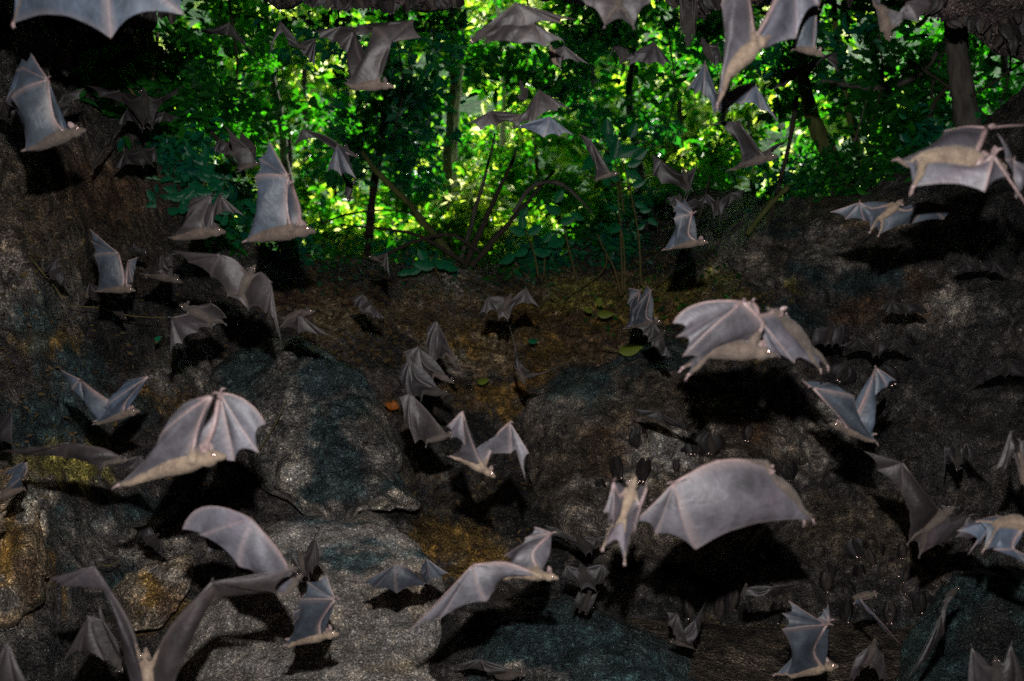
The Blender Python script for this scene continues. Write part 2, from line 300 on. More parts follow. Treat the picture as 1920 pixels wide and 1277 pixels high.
# cave ceiling with its ragged lip, an added unseen overhang against the sun, side and back walls, floor
gx = np.linspace(-5.2, 5.2, 150); rows = []
lipx = (gx / 4.25 * F) + 960
drop = np.zeros(len(gx))
for px, wd, h in ((290, 50, 55), (60, 120, 20), (520, 60, 10), (660, 70, 22), (800, 60, 26), (950, 40, 6), (1300, 50, 40), (1430, 60, 20), (1600, 60, 8), (1850, 75, 85), (1960, 60, 90), (1760, 30, 30)):
    drop += h * np.exp(-((lipx - px) / wd) ** 2)
edge = 4.25 + .12 * fbm(np.stack([gx, gx * 0, gx * 0], -1), 3, 3, 4)
for yv in np.linspace(-4.2, 0, 18):
    rows.append(np.stack([gx, np.full_like(gx, yv), np.full_like(gx, EYE + 1.9)], -1))
for a in np.linspace(.03, 1, 46):
    rows.append(np.stack([gx, edge * a, EYE + 1.9 - (drop / F * 4.25 + .08) * a ** 6], -1))
nlip = len(rows)
for oy, h in ((.03, .08), (.05, .2), (.1, .4), (.4, .75), (1.2, 1.2), (2.2, 1.7), (3.5, 2.0), (5, 2.65), (6.6, 3.35), (8.2, 4.05), (9.8, 4.75), (11.9, 5.55), (12.1, 6.1), (12, 7), (11, 8.5)):  # added overhang out of view, shaped to keep sun off the slope
    rows.append(np.stack([gx * (1 + .14 * oy), edge + oy, EYE + 1.9 - (drop / F * 4.25 + .08) * max(0, 1 - h * 2) + h], -1))
g = np.array(rows); nz = .10 * fbm(g, 2.2, 4, 14) + .04 * fbm(g, 9, 3, 15)
g[..., 2] += nz * np.linspace(.5, 1, len(g))[:, None]; g[..., 1] += .5 * nz
tag(mesh('cave_ceiling_and_added_overhang', g.reshape(-1, 3), grid_faces(*g.shape[:2]), ROCK, col=paint(g[..., 0] * 300, g[..., 1] * 300, (.07, .055, .055), g, []).reshape(-1, 3)), kind='structure')
def wall(name, a, b_, n):
    u = np.linspace(0, 1, n); v = np.linspace(-.3, 5.2, 40); U, Vv = np.meshgrid(u, v)
    q = np.stack([a[0] + (b_[0] - a[0]) * U, a[1] + (b_[1] - a[1]) * U, Vv], -1)
    nn = .22 * fbm(q, 1.1, 5, 19); dx, dy = b_[1] - a[1], -(b_[0] - a[0]); l = math.hypot(dx, dy)
    q[..., 0] += nn * dx / l; q[..., 1] += nn * dy / l
    tag(mesh(name, q.reshape(-1, 3), grid_faces(*q.shape[:2]), ROCK, col=paint(q[..., 0] * 300, q[..., 2] * 300, (.07, .06, .05), q, []).reshape(-1, 3)), kind='structure')
wall('cave_wall', (-4.3, -4), (-4.3, 4.6), 70); wall('cave_wall', (4.5, 4.6), (4.5, -4), 70); wall('cave_wall', (4.6, -3.9), (-4.6, -3.9), 70)
u = np.linspace(-5, 5, 120); v = np.linspace(-4.2, 5, 110); U, Vv = np.meshgrid(u, v); q = np.stack([U, Vv, U * 0], -1); q[..., 2] = .06 * fbm(q, 1.2, 5, 33) - .02
tag(mesh('ground', q.reshape(-1, 3), grid_faces(*q.shape[:2]), ROCK, col=paint(U * 300, Vv * 300, (.06, .05, .04), q, []).reshape(-1, 3)), kind='structure')

# boulders: traced outline, real bulge and back
def boulder(out, d0, d1, bulge, base, patches, label, seed, name='boulder', tex=1.0, dback=.5, mt=None, ridge=.3):
    pts = np.array(spl(out + [out[0]], 10)[:-1]); pts = pts + 16 * np.stack([fbm(np.c_[pts / 70, pts[:, :1] * 0], 1, 4, seed), fbm(np.c_[pts / 70, pts[:, :1] * 0], 1, 4, seed + 3)], -1); c = pts.mean(0); n = len(pts); NRr = 70
    dy0, dy1 = pts[:, 1].min(), pts[:, 1].max(); V = []; X = []; Y = []
    rr = np.r_[np.linspace(0.02, .8, 44), np.linspace(.82, 1, 14)]
    rr_all = np.r_[rr, rr[::-1][1:]]; sgn = np.r_[np.ones(len(rr)), -np.ones(len(rr) - 1)]
    L = []
    for r, s in zip(rr_all, sgn):
        p = c + (pts - c) * r; dd = d0 + (d1 - d0) * np.clip((p[:, 1] - dy0) / (dy1 - dy0), 0, 1)
        hgt = bulge * (1 - r ** 3) ** .6
        dd = dd - hgt if s > 0 else dd + dback * (1 - r ** 3) ** .5
        L.append(Pn(p[:, 0], p[:, 1], dd)); X.append(p[:, 0]); Y.append(p[:, 1])
    L = np.array(L); X = np.array(X); Y = np.array(Y)
    k = ridge * bulge / .4 * fbm(L, 1.9, 5, seed, True) + tex * (.035 * fbm(L, 12, 4, seed + 5, True) + .010 * fbm(L, 40, 2, seed + 7))
    L = L * (1 + k[..., None] / L[..., 1:2] * .9) + np.array([0, 0, EYE]) * (-k[..., None] / L[..., 1:2] * .9)
    col = paint(X, Y, base, L, patches).reshape(-1, 3)
    nr = len(L); i = np.arange(nr - 1)[:, None] * n + np.arange(n)[None]; j = np.arange(nr - 1)[:, None] * n + (np.arange(n)[None] + 1) % n
    Fc = np.stack([i, j, j + n, i + n], -1).reshape(-1, 4).tolist(); Fc.append(list(range(n))[::-1]); Fc.append([(nr - 1) * n + q for q in range(n)])
    ctr = L.reshape(-1, 3).mean(0); o = mesh(name, L.reshape(-1, 3), Fc, mt or ROCK, loc=ctr, col=col)
    return tag(o, label, 'boulder', 'boulders on the cave slope')
boulder([(385,740),(430,660),(500,622),(590,630),(660,672),(710,730),(735,800),(755,880),(790,948),(730,958),(670,962),(600,975),(520,930),(480,860),(450,780)],6.1,4.9,.45,(.10,.10,.10),
 [(640,690,100,60,TEAL),(600,850,75,130,TEAL),(690,780,50,40,TEAL),(450,700,60,60,TEAL),(520,880,35,60,PALE),(540,770,55,60,LGT),(700,850,30,60,LGT),(700,935,70,20,PALE),(740,900,30,40,TEAL),(620,945,50,20,GREY)],'dome-shaped boulder with teal-black granular crust in the middle of the slope',101, tex=1.3, ridge=.14)
boulder([(985,830),(1010,745),(1090,690),(1190,650),(1290,632),(1400,690),(1540,720),(1600,800),(1560,870),(1500,920),(1440,1010),(1300,1070),(1150,1060),(1040,1010),(990,920)],6.7,5.2,.5,(.12,.105,.09),
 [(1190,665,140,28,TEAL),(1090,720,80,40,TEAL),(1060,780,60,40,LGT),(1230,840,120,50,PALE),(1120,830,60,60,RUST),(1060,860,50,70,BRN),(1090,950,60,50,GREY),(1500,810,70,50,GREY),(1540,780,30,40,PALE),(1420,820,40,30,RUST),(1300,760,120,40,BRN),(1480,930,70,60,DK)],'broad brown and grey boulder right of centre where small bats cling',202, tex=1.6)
boulder([(1368,478),(1420,440),(1500,405),(1590,410),(1650,450),(1660,520),(1600,560),(1540,575),(1470,590),(1420,545),(1388,505)],7.3,6.7,.3,(.09,.085,.075),
 [(1420,480,40,45,GREY),(1460,430,60,25,TEAL),(1540,480,50,40,BRN),(1490,550,60,25,LGT)],'grey rock with a pale broken rim below the leaning poles',303, tex=1.6)
boulder([(880,1240),(930,1160),(1020,1128),(1130,1140),(1230,1185),(1300,1250),(1320,1340),(880,1340)],4.5,3.7,.3,(.03,.05,.055),
 [(1050,1200,140,50,TEAL),(1000,1260,80,15,LGT),(970,1245,30,15,GREY),(1200,1260,60,40,TEAL)],'dark teal wet rock at the bottom edge of the frame',404, tex=1.8)
boulder([(330,1300),(350,1170),(420,1090),(500,1000),(620,968),(740,985),(800,1045),(855,1110),(830,1190),(820,1260),(840,1340),(330,1340)],4.9,3.75,.17,(.14,.13,.118),
 [(600,1000,120,30,LGT),(640,1050,90,20,TEAL),(780,1030,90,20,TEAL),(860,1075,60,20,TEAL),(480,1260,90,30,LGT),(760,1190,60,20,LGT),(740,1240,60,20,BRN),(900,1150,60,60,TEAL),(620,975,90,12,TEAL)],'wide flat pale grey stone slab at the lower middle',505, tex=.9, mt=SLAB, ridge=.2)
boulder([(1640,1340),(1690,1210),(1770,1090),(1850,1060),(1960,1110),(2050,1200),(2050,1340)],4.4,3.7,.25,(.03,.06,.06),
 [(1850,1120,60,50,TEAL),(1800,1230,50,70,TEAL),(1880,1200,50,60,DK)],'teal-speckled dark rock in the lower right corner',606, tex=1.8)
boulder([(-60,890),(20,880),(70,905),(88,970),(85,1060),(95,1130),(60,1165),(-60,1165)],4.1,3.8,.2,(.22,.17,.11),
 [(60,930,30,40,PALE),(40,1030,20,90,OCH),(75,1090,15,60,RUST),(20,1130,40,30,LGT)],'ochre streaked pillar of rock at the left edge',707, tex=1.0)
boulder([(215,1120),(240,1070),(300,1045),(350,1060),(345,1110),(300,1180),(250,1175)],4.5,4.15,.12,(.2,.17,.13),
 [(260,1100,30,40,OCH),(300,1130,30,40,RUST),(320,1070,30,20,GREY)],'cracked ochre stone wedge left of the grey slab',808, tex=.8)

# ------------------------------------------------------------------ plants
rng = np.random.default_rng(7)
def leaves(cent, size, aspect=.45, up=None, droop=.3, rng=rng):
    n = len(cent); cent = np.asarray(cent)
    d = rng.normal(size=(n, 3)); d[:, 2] = d[:, 2] * .6 - droop; d /= np.linalg.norm(d, axis=1)[:, None]
    nn = rng.normal(size=(n, 3)) * .8 + np.array((0, -.25, .6)); nn -= (nn * d).sum(1)[:, None] * d; nn /= np.linalg.norm(nn, axis=1)[:, None]
    s = np.cross(d, nn); sz = (size[0] + (size[1] - size[0]) * rng.random(n) ** 1.5)[:, None]; w_ = sz * aspect * (.8 + .4 * rng.random((n, 1)))
    f = nn * w_ * .25
    pts = [cent, cent + d * sz * .28 + s * w_ * .5 + f, cent + d * sz * .66 + s * w_ * .42 + f, cent + d * sz - nn * sz * .08, cent + d * sz * .66 - s * w_ * .42 + f, cent + d * sz * .28 - s * w_ * .5 + f]
    V = np.stack(pts, 1).reshape(-1, 3); b = np.arange(n)[:, None] * 6
    return V, np.concatenate([b + np.array([0, 1, 2, 3]), b + np.array([0, 3, 4, 5])], 0)
def cloud(blobs, n):            # leaf places in clumps spread through ellipsoids
    blobs = np.array(blobs, float); pr = blobs[:, 3] * blobs[:, 4] * blobs[:, 5]; pr = pr ** .7 / (pr ** .7).sum()
    k = rng.choice(len(blobs), size=max(6, n // 14), p=pr)
    v = rng.normal(size=(len(k), 3)); v /= np.linalg.norm(v, axis=1)[:, None]; v *= rng.random((len(k), 1)) ** .45
    c = blobs[k, :3] + v * blobs[k, 3:6]
    q = c[rng.integers(0, len(c), n)] + rng.normal(size=(n, 3)) * .13
    return q
def plant(name, loc, trunks, crown, n, size, bark, leafm, label, cat, group=None, aspect=.45, wood='trunk', foliage='crown'):
    r = empty(name, loc); tag(r, label, cat, group)
    if trunks:
        for tk in trunks:
            pts, rad = tk[:2]; bm = tk[2] if len(tk) > 2 else bark
            pp = spl([tuple(p) for p in pts], 8); rad = np.interp(np.linspace(0, 1, len(pp)), np.linspace(0, 1, len(rad)), rad)
            pp = np.array(pp); pp += .35 * rad.mean() * fbm(pp, 2.5, 3, int(abs(pp[0, 0]) * 100) % 97)[:, None] * np.array([[1, .5, 0]])
            V, Fc = tube([tuple(p) for p in pp], list(rad * (1 + .05 * rng.normal(size=len(rad)))), 10); mesh(wood if tk is trunks[0] else 'branch', [tuple(v) for v in V], Fc, bm, r, loc=loc)
    if n:
        V, Fc = leaves(cloud(crown, n), size, aspect); mesh(foliage, V, Fc, leafm, r, smooth=False, loc=loc)
    return r
def pl(pts, d): return [P(x, y, d if not isinstance(d, tuple) else d[0] + (d[1] - d[0]) * i / max(1, len(pts) - 1)) for i, (x, y) in enumerate(pts)]
def bl(x, y, d, rx, ry, rd): p = P(x, y, d); return (p.x, p.y, p.z, rx / F * d, rd, ry / F * d)
G1 = 'forest trees beyond the cave mouth'
TR = [ # (name, trunk px, depth, radii m, extra branches, crown blobs, n, leaf size, bark, leaf mat, label)
 ([(842,500),(840,380),(843,250),(850,120),(845,-60)],10.5,(.085,.075,.06,.05,.04),[],[(820,40,10.6,170,70,1.0),(720,170,9.8,90,60,.6),(950,120,11,90,60,.7),(850,-150,10,240,120,1)],1300,(.1,.24),BARK_G,L_DARK,'green mossy trunk standing beside the bright pole in the opening'),
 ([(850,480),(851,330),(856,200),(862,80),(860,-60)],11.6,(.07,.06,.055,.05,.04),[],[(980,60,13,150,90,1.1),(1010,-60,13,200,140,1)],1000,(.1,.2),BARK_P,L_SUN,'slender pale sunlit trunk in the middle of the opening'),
 ([(1840,330),(1818,250),(1800,140),(1790,40),(1770,-120)],6.6,(.12,.10,.085,.09,.08),[],[(1650,-20,7.4,160,70,.6),(1700,120,8,110,70,.5),(1640,230,8.6,100,60,.5),(1800,-160,7,200,140,.8)],1300,(.09,.2),BARK,L_DARK,'thick grey trunk on the rocks at upper right'),
 ([(1600,372),(1560,300),(1520,210),(1500,120),(1480,-50)],8.2,(.10,.085,.075,.06,.05),[],[(1560,60,9,130,80,.6),(1500,180,9,80,60,.5),(1450,-80,8.5,180,120,.8)],900,(.09,.2),BARK_G,L_DARK,'leaning olive green pole rising from the right rim'),
 ([(1632,372),(1612,290),(1588,200),(1570,90),(1560,-40)],8.6,(.045,.04,.035,.03,.03),[],[(1680,210,9.4,110,80,.5),(1700,290,9,60,45,.4),(1740,150,9,60,60,.4)],1000,(.08,.18),BARK_G,L_DARK,'thin crooked olive stem right of the leaning pole'),
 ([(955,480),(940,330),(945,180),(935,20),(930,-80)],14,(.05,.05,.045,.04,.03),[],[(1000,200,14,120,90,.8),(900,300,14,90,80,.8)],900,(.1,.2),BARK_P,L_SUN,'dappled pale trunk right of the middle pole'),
 ([(560,474),(540,330),(520,200),(500,60),(500,-60)],11,(.06,.055,.05,.045,.03),[],[(430,60,10,110,70,.7),(640,230,10.5,110,60,.7),(450,230,11,80,60,.6),(540,-90,10,220,110,.9)],1900,(.09,.2),BARK,L_DARK,'leafy tree filling the left of the opening'),
 ([(690,482),(700,360),(720,230),(730,60),(730,-60)],9.4,(.05,.05,.045,.04,.03),[],[(730,200,9.4,120,70,.6),(640,300,9,70,50,.5),(770,310,9.6,80,60,.5)],1500,(.1,.24),BARK_D,L_TEAL,'broad-leaved teal green tree left of the middle poles'),
 ([(1190,405),(1200,320),(1180,200),(1190,60),(1180,-60)],10,(.055,.05,.045,.04,.03),[],[(1120,60,10,110,80,.7),(1060,160,9.6,80,70,.5),(1170,250,9.4,100,55,.5),(1350,60,10,110,70,.6)],1700,(.1,.26),BARK_D,L_TEAL,'teal green tree behind the sapling at centre right'),
 ([(1900,330),(1890,200),(1880,60),(1880,-80)],12.2,(.07,.06,.05,.04),[],[(1880,180,12.2,90,80,.7),(1850,60,12.4,120,80,.7),(1760,150,12.5,90,80,.7),(1900,-40,12,150,80,.8),(1720,260,12,70,50,.5)],2300,(.1,.26),BARK_D,L_DARK,'dark leafy tree filling the gap right of the thick grey trunk'),
 ([(1330,360),(1350,250),(1370,120),(1380,0),(1370,-80)],12,(.05,.05,.045,.04,.03),[],[(1480,250,12,100,70,.7),(1420,110,12,120,80,.8),(1250,120,12,80,60,.6),(1260,-60,11,200,110,.9)],1500,(.08,.18),BARK_D,L_DARK,'dark stemmed tree behind the raised bats at right'),
]
for (pts, d, rad, ex, cb, n, sz, bk, lm, lab) in TR:
    if d > 9.1:
        k_ = (d + 4.2) / d; d += 4.2; rad = [r * k_ for r in rad]; cb = [(a, b_, c + 4.2, e, f, g_) for a, b_, c, e, f, g_ in cb]; sz = (sz[0] * 1.3, sz[1] * 1.35)
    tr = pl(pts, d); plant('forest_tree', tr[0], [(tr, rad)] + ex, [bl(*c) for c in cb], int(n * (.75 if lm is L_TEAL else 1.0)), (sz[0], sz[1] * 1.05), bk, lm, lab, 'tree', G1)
for k, (x, y, d, n, lm, lab) in enumerate([(400,60,8.2,420,L_DARK,'upper left'),(620,90,7.8,380,L_TEAL,'above the pink-bellied bat'),(800,110,8.4,420,L_TEAL,'high in the middle of the opening'),(980,130,8.0,380,L_DARK,'behind the two-tiered grey bat'),(1130,40,8.3,380,L_DARK,'behind the bat entering from the top'),
  (1250,230,9,260,L_DARK,'right of the teal leaves'),(1520,100,7.6,420,L_TEAL,'right of the cream-bellied bat'),(1640,200,7.7,480,L_DARK,'between the leaning pole and the thick trunk'),(1880,170,7,200,L_DARK,'right of the thick trunk'),(740,230,8.8,300,L_TEAL,'at the centre of the opening'),(430,190,7.8,420,L_DARK,'by the left wall'),(1400,150,9,200,L_DARK,'behind the backlit ribbed wings')]):
    top = P(x, y - 190, d); plant('hanging_vine', top, [([top, P(x + 15, y - 60, d), P(x - 5, y + 30, d)], (.012, .009, .005))], [bl(x, y - 40, d, 95, 55, .4), bl(x + 55, y + 20, d, 55, 40, .3), bl(x - 60, y + 5, d, 55, 45, .3)], int(n * .45), (.08, .2), BARK_D, lm, 'leafy vine hanging ' + lab, 'vine', 'leafy vines hanging in the opening', wood='stem', foliage='leaves')
for k, (x, y, d, rx, lab) in enumerate([(400,425,7.4,45,'at the foot of the left wall'),(520,470,8.2,60,'under the sharp raised-wing bat'),(640,478,8.6,70,'left of the branch fan'),(760,486,8.8,50,'at the left foot of the branch fan'),(905,496,9,60,'at the right foot of the branch fan'),(1000,500,9,50,'under the teal broad-leaved plant'),
  (1090,455,10,60,'behind the arched branch'),(1180,400,10.6,60,'behind the sapling'),(1300,360,10.6,70,'below the bright gap'),(1470,365,8.3,60,'at the foot of the dark stick'),(1660,345,7.2,60,'at the foot of the right-hand stems'),(1760,300,6.9,40,'left of the thick grey trunk'),(1040,380,10.8,60,'over the grey arched branch'),(1140,480,9.2,60,'left of the sapling stems'),(345,170,6.4,40,'high on the left edge of the opening'),(335,290,6.6,36,'halfway up the left edge of the opening'),(290,200,6.1,36,'on the shaded left wall'),(430,400,7.3,40,'beside the sharp raised-wing bat'),(1560,350,7.6,46,'at the foot of the leaning pole')]):
    b0 = P(x, y + 18, d); plant('rim_bush', b0, [([b0, P(x + 4, y - 12, d), P(x + 10, y - 40, d)], (.012, .009, .005))], [bl(x, y - 4 if 600 < x < 1000 else y - 8, d, rx, 10 if 600 < x < 1000 else 24, .35)] + ([] if 600 < x < 1000 else [bl(x + rx * .5, y - 28, d, rx * .5, 26, .25)]), 200 if 600 < x < 1000 else 480, (.05, .14), BARK_D, (L_DARK, L_TEAL)[k % 2], 'low leafy bush on the rim ' + lab, 'bush', 'low bushes along the rim', wood='stem', foliage='leaves')
for k, (x, y, lab) in enumerate([(600,430,'right of the sharp raised-wing bat'),(680,440,'low at the left of the branch fan'),(760,455,'between the fan and the dark folded bat'),(840,430,'directly behind the fan'),(915,450,'low at the right of the fan'),(990,440,'behind the teal broad-leaved plant'),(880,370,'behind the pale trunk'),(1330,290,'low in the bright gap at right')]):
    b0 = P(x, y + 60, 14.5); plant('sunlit_shrub', b0, [([b0, P(x + 6, y + 20, 14.5), P(x, y - 30, 14.5)], (.04, .03, .015))], [bl(x, y, 14.5, 60, 30, .5), bl(x + 20, y - 30, 15, 40, 20, .4)], 300, (.14, .36), BARK_D, L_SUN, 'sunlit shrub ' + lab, 'bush', 'sunlit shrubs beyond the rim', wood='stem', foliage='leaves')
# sunlit trees further back
far = [(420,250,15),(530,180,17),(620,330,16),(700,420,15),(820,380,17),(900,430,14.5),(1000,300,17),(1080,420,16),(1180,300,17),(1270,210,15.5),(1290,320,15.5),(1400,260,15),(760,60,18),(1100,60,18),(560,60,17),(1350,40,18)]
labs = ['far left by the cave wall','behind the dark ghost bat at upper left','behind the folded dark bat','low behind the fan of branches','behind the pale middle pole','low beside the pale poles','behind the two-tiered grey bat','low behind the grey arched branch','behind the thin sapling','in the bright gap right of centre','in the bright gap under the raised wing','behind the bat with spread fingers at right','high behind the pink-bellied bat','high right of the middle','high at upper left','high behind the big pale bat']
for k, (x, y, d) in enumerate(far):
    d += 3
    b0 = P(x + 20, 500, d)
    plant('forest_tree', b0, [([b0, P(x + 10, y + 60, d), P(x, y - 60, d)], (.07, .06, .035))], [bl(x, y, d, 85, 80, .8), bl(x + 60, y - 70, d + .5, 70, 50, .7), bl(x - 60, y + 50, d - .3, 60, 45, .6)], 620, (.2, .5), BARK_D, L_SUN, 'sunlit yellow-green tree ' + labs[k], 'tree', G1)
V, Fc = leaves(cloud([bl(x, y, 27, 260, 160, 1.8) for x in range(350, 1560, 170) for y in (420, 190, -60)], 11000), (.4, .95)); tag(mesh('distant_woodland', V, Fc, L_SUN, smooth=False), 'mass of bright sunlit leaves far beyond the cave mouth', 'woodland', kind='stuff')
# fan of branches, poles, vines
def pole(name, pts, d, rad, m, lab, cat='branch', group='bare branches and stems in the opening'):
    pp = [tuple(p) for p in pl(pts, d)]; c = pp[0]; q = spl(pp, 8) if len(pp) > 2 else [np.array(pp[0]) * (1 - t) + np.array(pp[1]) * t for t in np.linspace(0, 1, 9)]
    q = np.array(q); q += (.6 * max(rad) + .01) * fbm(q, 2.2, 3, int(pts[0][0]) % 91)[:, None] * np.array([[1, .6, .3]])
    rr = .72 * np.interp(np.linspace(0, 1, len(q)), np.linspace(0, 1, len(rad)), rad); V, Fc = tube([tuple(x) for x in q], list(rr * (1 + .1 * rng.normal(size=len(rr)))), 8)
    return tag(mesh(name, [tuple(v) for v in V], Fc, m, loc=c), lab, cat, group)
for a in [([(875,500),(915,400),(965,280)],8.6,(.05,.04,.02),BARK_D,'dark branch leaning right out of the fan at the rim'),
 ([(850,480),(790,410),(680,285)],8.8,(.07,.055,.04),BARK_G,'thick mossy branch leaning left across the fan'),
 ([(880,500),(960,410),(1040,320)],8.4,(.05,.04,.02),BARK_D,'low dark branch sweeping right from the fan'),
 ([(865,490),(895,380),(930,250)],9,(.035,.03,.015),BARK,'slim grey branch rising steeply in the fan'),
 ([(870,495),(780,440),(640,420)],8.5,(.03,.025,.015),BARK_D,'thin low branch running left from the fan'),
 ([(900,470),(850,440),(770,455),(700,490)],8.3,(.03,.025,.02),BARK_D,'twisted root-like stem along the rim'),
 ([(960,400),(1000,348),(1045,345),(1085,375),(1110,400)],8,(.03,.032,.03,.02,.01),BARK,'grey arched branch right of the fan'),
 ([(1330,330),(1290,470),(1200,560)],7.2,(.01,.01,.006),BARK_D,'thin twig crossing the slope under the sharp bat'),
 ([(1540,152),(1640,165),(1720,140),(1775,70)],7.6,(.03,.04,.04,.035),BARK,'brown vine sagging between the right-hand trunks'),
 ([(1492,180),(1475,300),(1435,445)],7.3,(.03,.028,.022),BARK_D,'dark straight stick leaning beside the leaning pole'),
 ([(1478,350),(1430,400),(1398,440)],7.2,(.04,.035,.03),BARK_G,'short green stake at the foot of the dark stick'),
 ([(1560,360),(1600,270),(1632,170)],7.8,(.015,.012,.008),BARK,'thin twig forking up between the right-hand stems'),
 ([(1745,245),(1750,160),(1775,80)],7.2,(.018,.016,.012),BARK_D,'thin dark stem leaning on the thick grey trunk'),
 ([(1700,110),(1780,165),(1870,230)],6.9,(.016,.016,.012),BARK_D,'thin branch crossing the thick grey trunk'),
 ([(1735,235),(1755,190),(1790,150)],7.1,(.03,.025,.02),BARK_D,'stubby branch at the foot of the thick grey trunk'),
 ([(1820,180),(1870,150),(1930,110)],6.4,(.016,.014,.012),BARK_D,'twig above the big pale bat at right'),
 ([(1400,520),(1375,550),(1340,580)],7,(.022,.02,.012),BARK_D,'short dark stick lying over the ledge below the pale rock rim'),
 ([(1100,330),(1180,350),(1250,300)],8.4,(.012,.012,.008),BARK_D,'thin twig behind the sapling leaves'),
 ([(292,60),(293,100),(291,150)],5.9,(.014,.014,.012),BARK_P,'short yellow stem in the dark upper left'),
 ([(330,190),(390,240),(440,310)],6.6,(.03,.028,.02),BARK_D,'dark branch leaning along the left wall'),
 ([(600,420),(660,400),(740,395),(800,410)],8.8,(.014,.014,.01),BARK_D,'thin horizontal twig left of the fan'),
 ([(1120,440),(1135,500),(1060,560)],8,(.01,.01,.008),STEM,'curved vine loop right of the sapling foot')]:
    pole('bare_branch', *a)
LITTER = leaf_mat('dead_leaf_litter', (.05, .036, .018), (.16, .11, .05), (.12, .08, .02), .15, .6, .3)
def litter(x0, x1, y0, y1, n, sz, m, lab, name='leaf_litter', cat='leaf litter'):
    ok = (xx > x0) & (xx < x1) & (yy > y0) & (yy < y1); q = pos[ok]; q = q[rng.integers(0, len(q), n)] + rng.normal(size=(n, 3)) * .04; q[:, 1] -= .03; q[:, 2] += .02
    V, Fc = leaves(q, sz, .5, droop=0); tag(mesh(name, V, Fc, m, smooth=False), lab, cat, kind='stuff')
litter(560, 1450, 480, 690, 5200, (.02, .075), LITTER, 'brown dead leaves littering the ledge under the opening')
litter(0, 520, 380, 900, 1500, (.015, .05), LITTER, 'sparse dead leaves caught on the left wall')
litter(780, 1080, 690, 1060, 900, (.015, .05), LITTER, 'dead leaves in the gully between the boulders')
litter(1100, 1450, 470, 640, 420, (.03, .07), L_DARK, 'small green weeds on the mossy slope', 'weeds', 'weeds')
litter(560, 1100, 490, 560, 300, (.03, .06), L_TEAL, 'small green weeds under the rim', 'weeds', 'weeds')
# saplings and near leafy plants: stems and single big leaves
def leafy(name, stems, lv, d, lm, lab, cat, size=None):
    base = P(*stems[0][0], d); r = empty(name, base); tag(r, lab, cat)
    for s in stems:
        pp = [tuple(p) for p in pl(s, d)]; q = spl(pp, 6) if len(pp) > 2 else pp
        V, Fc = tube([tuple(x) for x in q], list(np.linspace(.011, .005, len(q))), 6); mesh('stem', [tuple(v) for v in V], Fc, STEM, r, loc=base)
    for (x, y, l, a) in lv:     # leaf: base px, length px, angle
        L = .72 * l / F * d; nL = 9; b0 = np.array(P(x, y, d - .02)); dr = np.array([math.cos(R(a)), -.25, math.sin(R(a))]); dr /= np.linalg.norm(dr)
        sd_ = np.cross(dr, np.array([0, 1, .5])); sd_ /= np.linalg.norm(sd_); nm = np.cross(dr, sd_)
        V = []; 
        for i in range(nL):
            t_ = i / (nL - 1); wd = L * .27 * math.sin(math.pi * min(1, t_ ** .75)) ** .8 if 0 < t_ < 1 else .0
            c = b0 + dr * L * t_ + np.array([0, 0, -1]) * L * .12 * t_ * t_
            for sx in (-1, -.5, 0, .5, 1): V.append(c + sd_ * wd * sx + nm * wd * .35 * abs(sx))
        V = np.array(V); mesh('leaf', V, grid_faces(nL, 5), lm, r, loc=base)
    return r
leafy('sapling', [[(1168,552),(1164,450),(1158,340)],[(1172,548),(1170,470),(1160,400)],[(1202,535),(1197,440),(1180,350),(1165,300)],[(1165,555),(1150,500),(1128,460)]],
 [(1165,425,36,200),(1160,395,30,150),(1185,350,40,30),(1190,380,34,-20),(1160,340,38,140),(1175,310,42,20),(1200,395,30,10),(1150,300,36,170),(1195,430,26,40),(1215,410,30,-30)],7.6,L_TEAL,'thin two-stemmed sapling with small leaves on the ledge right of centre','sapling')
leafy('broadleaf_plant', [[(1010,520),(1000,470),(985,430)],[(1020,520),(1022,470)]],
 [(990,440,48,40),(985,440,50,150),(980,430,45,90),(1000,470,46,-10),(990,470,44,190),(1010,480,40,30),(975,410,40,60),(1020,455,40,60),(965,480,46,200)],7.9,L_TEAL,'teal broad-leaved plant at the rim right of the branch fan','plant')
leafy('broadleaf_plant', [[(825,520),(815,500)],[(790,505),(770,500)]],
 [(815,500,60,165),(815,498,52,15),(790,502,40,200),(800,490,44,120),(770,508,36,190),(830,497,46,-10)],7.7,L_TEAL,'flat teal leaves lying on the rim below the branch fan','plant')
leafy('broadleaf_plant', [[(1170,400),(1160,330),(1150,290)],[(1150,290),(1120,270)]],
 [(1150,300,62,80),(1155,290,66,20),(1150,310,60,200),(1160,280,60,130),(1170,320,50,-20),(1140,260,60,95),(1185,300,52,40),(1120,290,60,220),(1180,260,50,70),(1130,320,46,-70)],8.3,L_TEAL,'large rounded teal leaves above the sapling','plant')
leafy('broadleaf_plant', [[(1080,520),(1060,440),(1050,400)]],
 [(1050,400,50,150),(1050,420,46,30),(1060,450,44,200),(1040,380,46,60),(1070,400,40,-20),(1045,440,42,230)],8.2,L_TEAL,'dull green plant beside the arched branch','plant')
random.seed(4)
leafy('fern_bush', [[(375,420),(380,360),(390,300)],[(370,420),(350,350)],[(385,420),(420,350)]],
 [(random.gauss(385,35), random.gauss(350,38), random.uniform(30,48), random.choice([20,160,200,-20,60,120])+random.gauss(0,20)) for _ in range(70)],6.5,L_TEAL,'bright green grassy bush on the left wall beside the opening','bush')
leafy('broadleaf_plant', [[(260,190),(230,150),(190,120)]],
 [(random.gauss(225,45), random.gauss(140,22), random.uniform(26,46), random.uniform(0,360)) for _ in range(34)],5.7,L_DARK,'dark sprawling leaves on the shaded upper left wall','plant')
leafy('yellow_leaf_plant', [[(1115,600),(1125,585)]],[(1120,590,44,10),(1110,585,26,150),(1125,575,30,100)],6.9,L_YEL,'yellow-green leafy sprig lying on the slope below the sapling','plant')
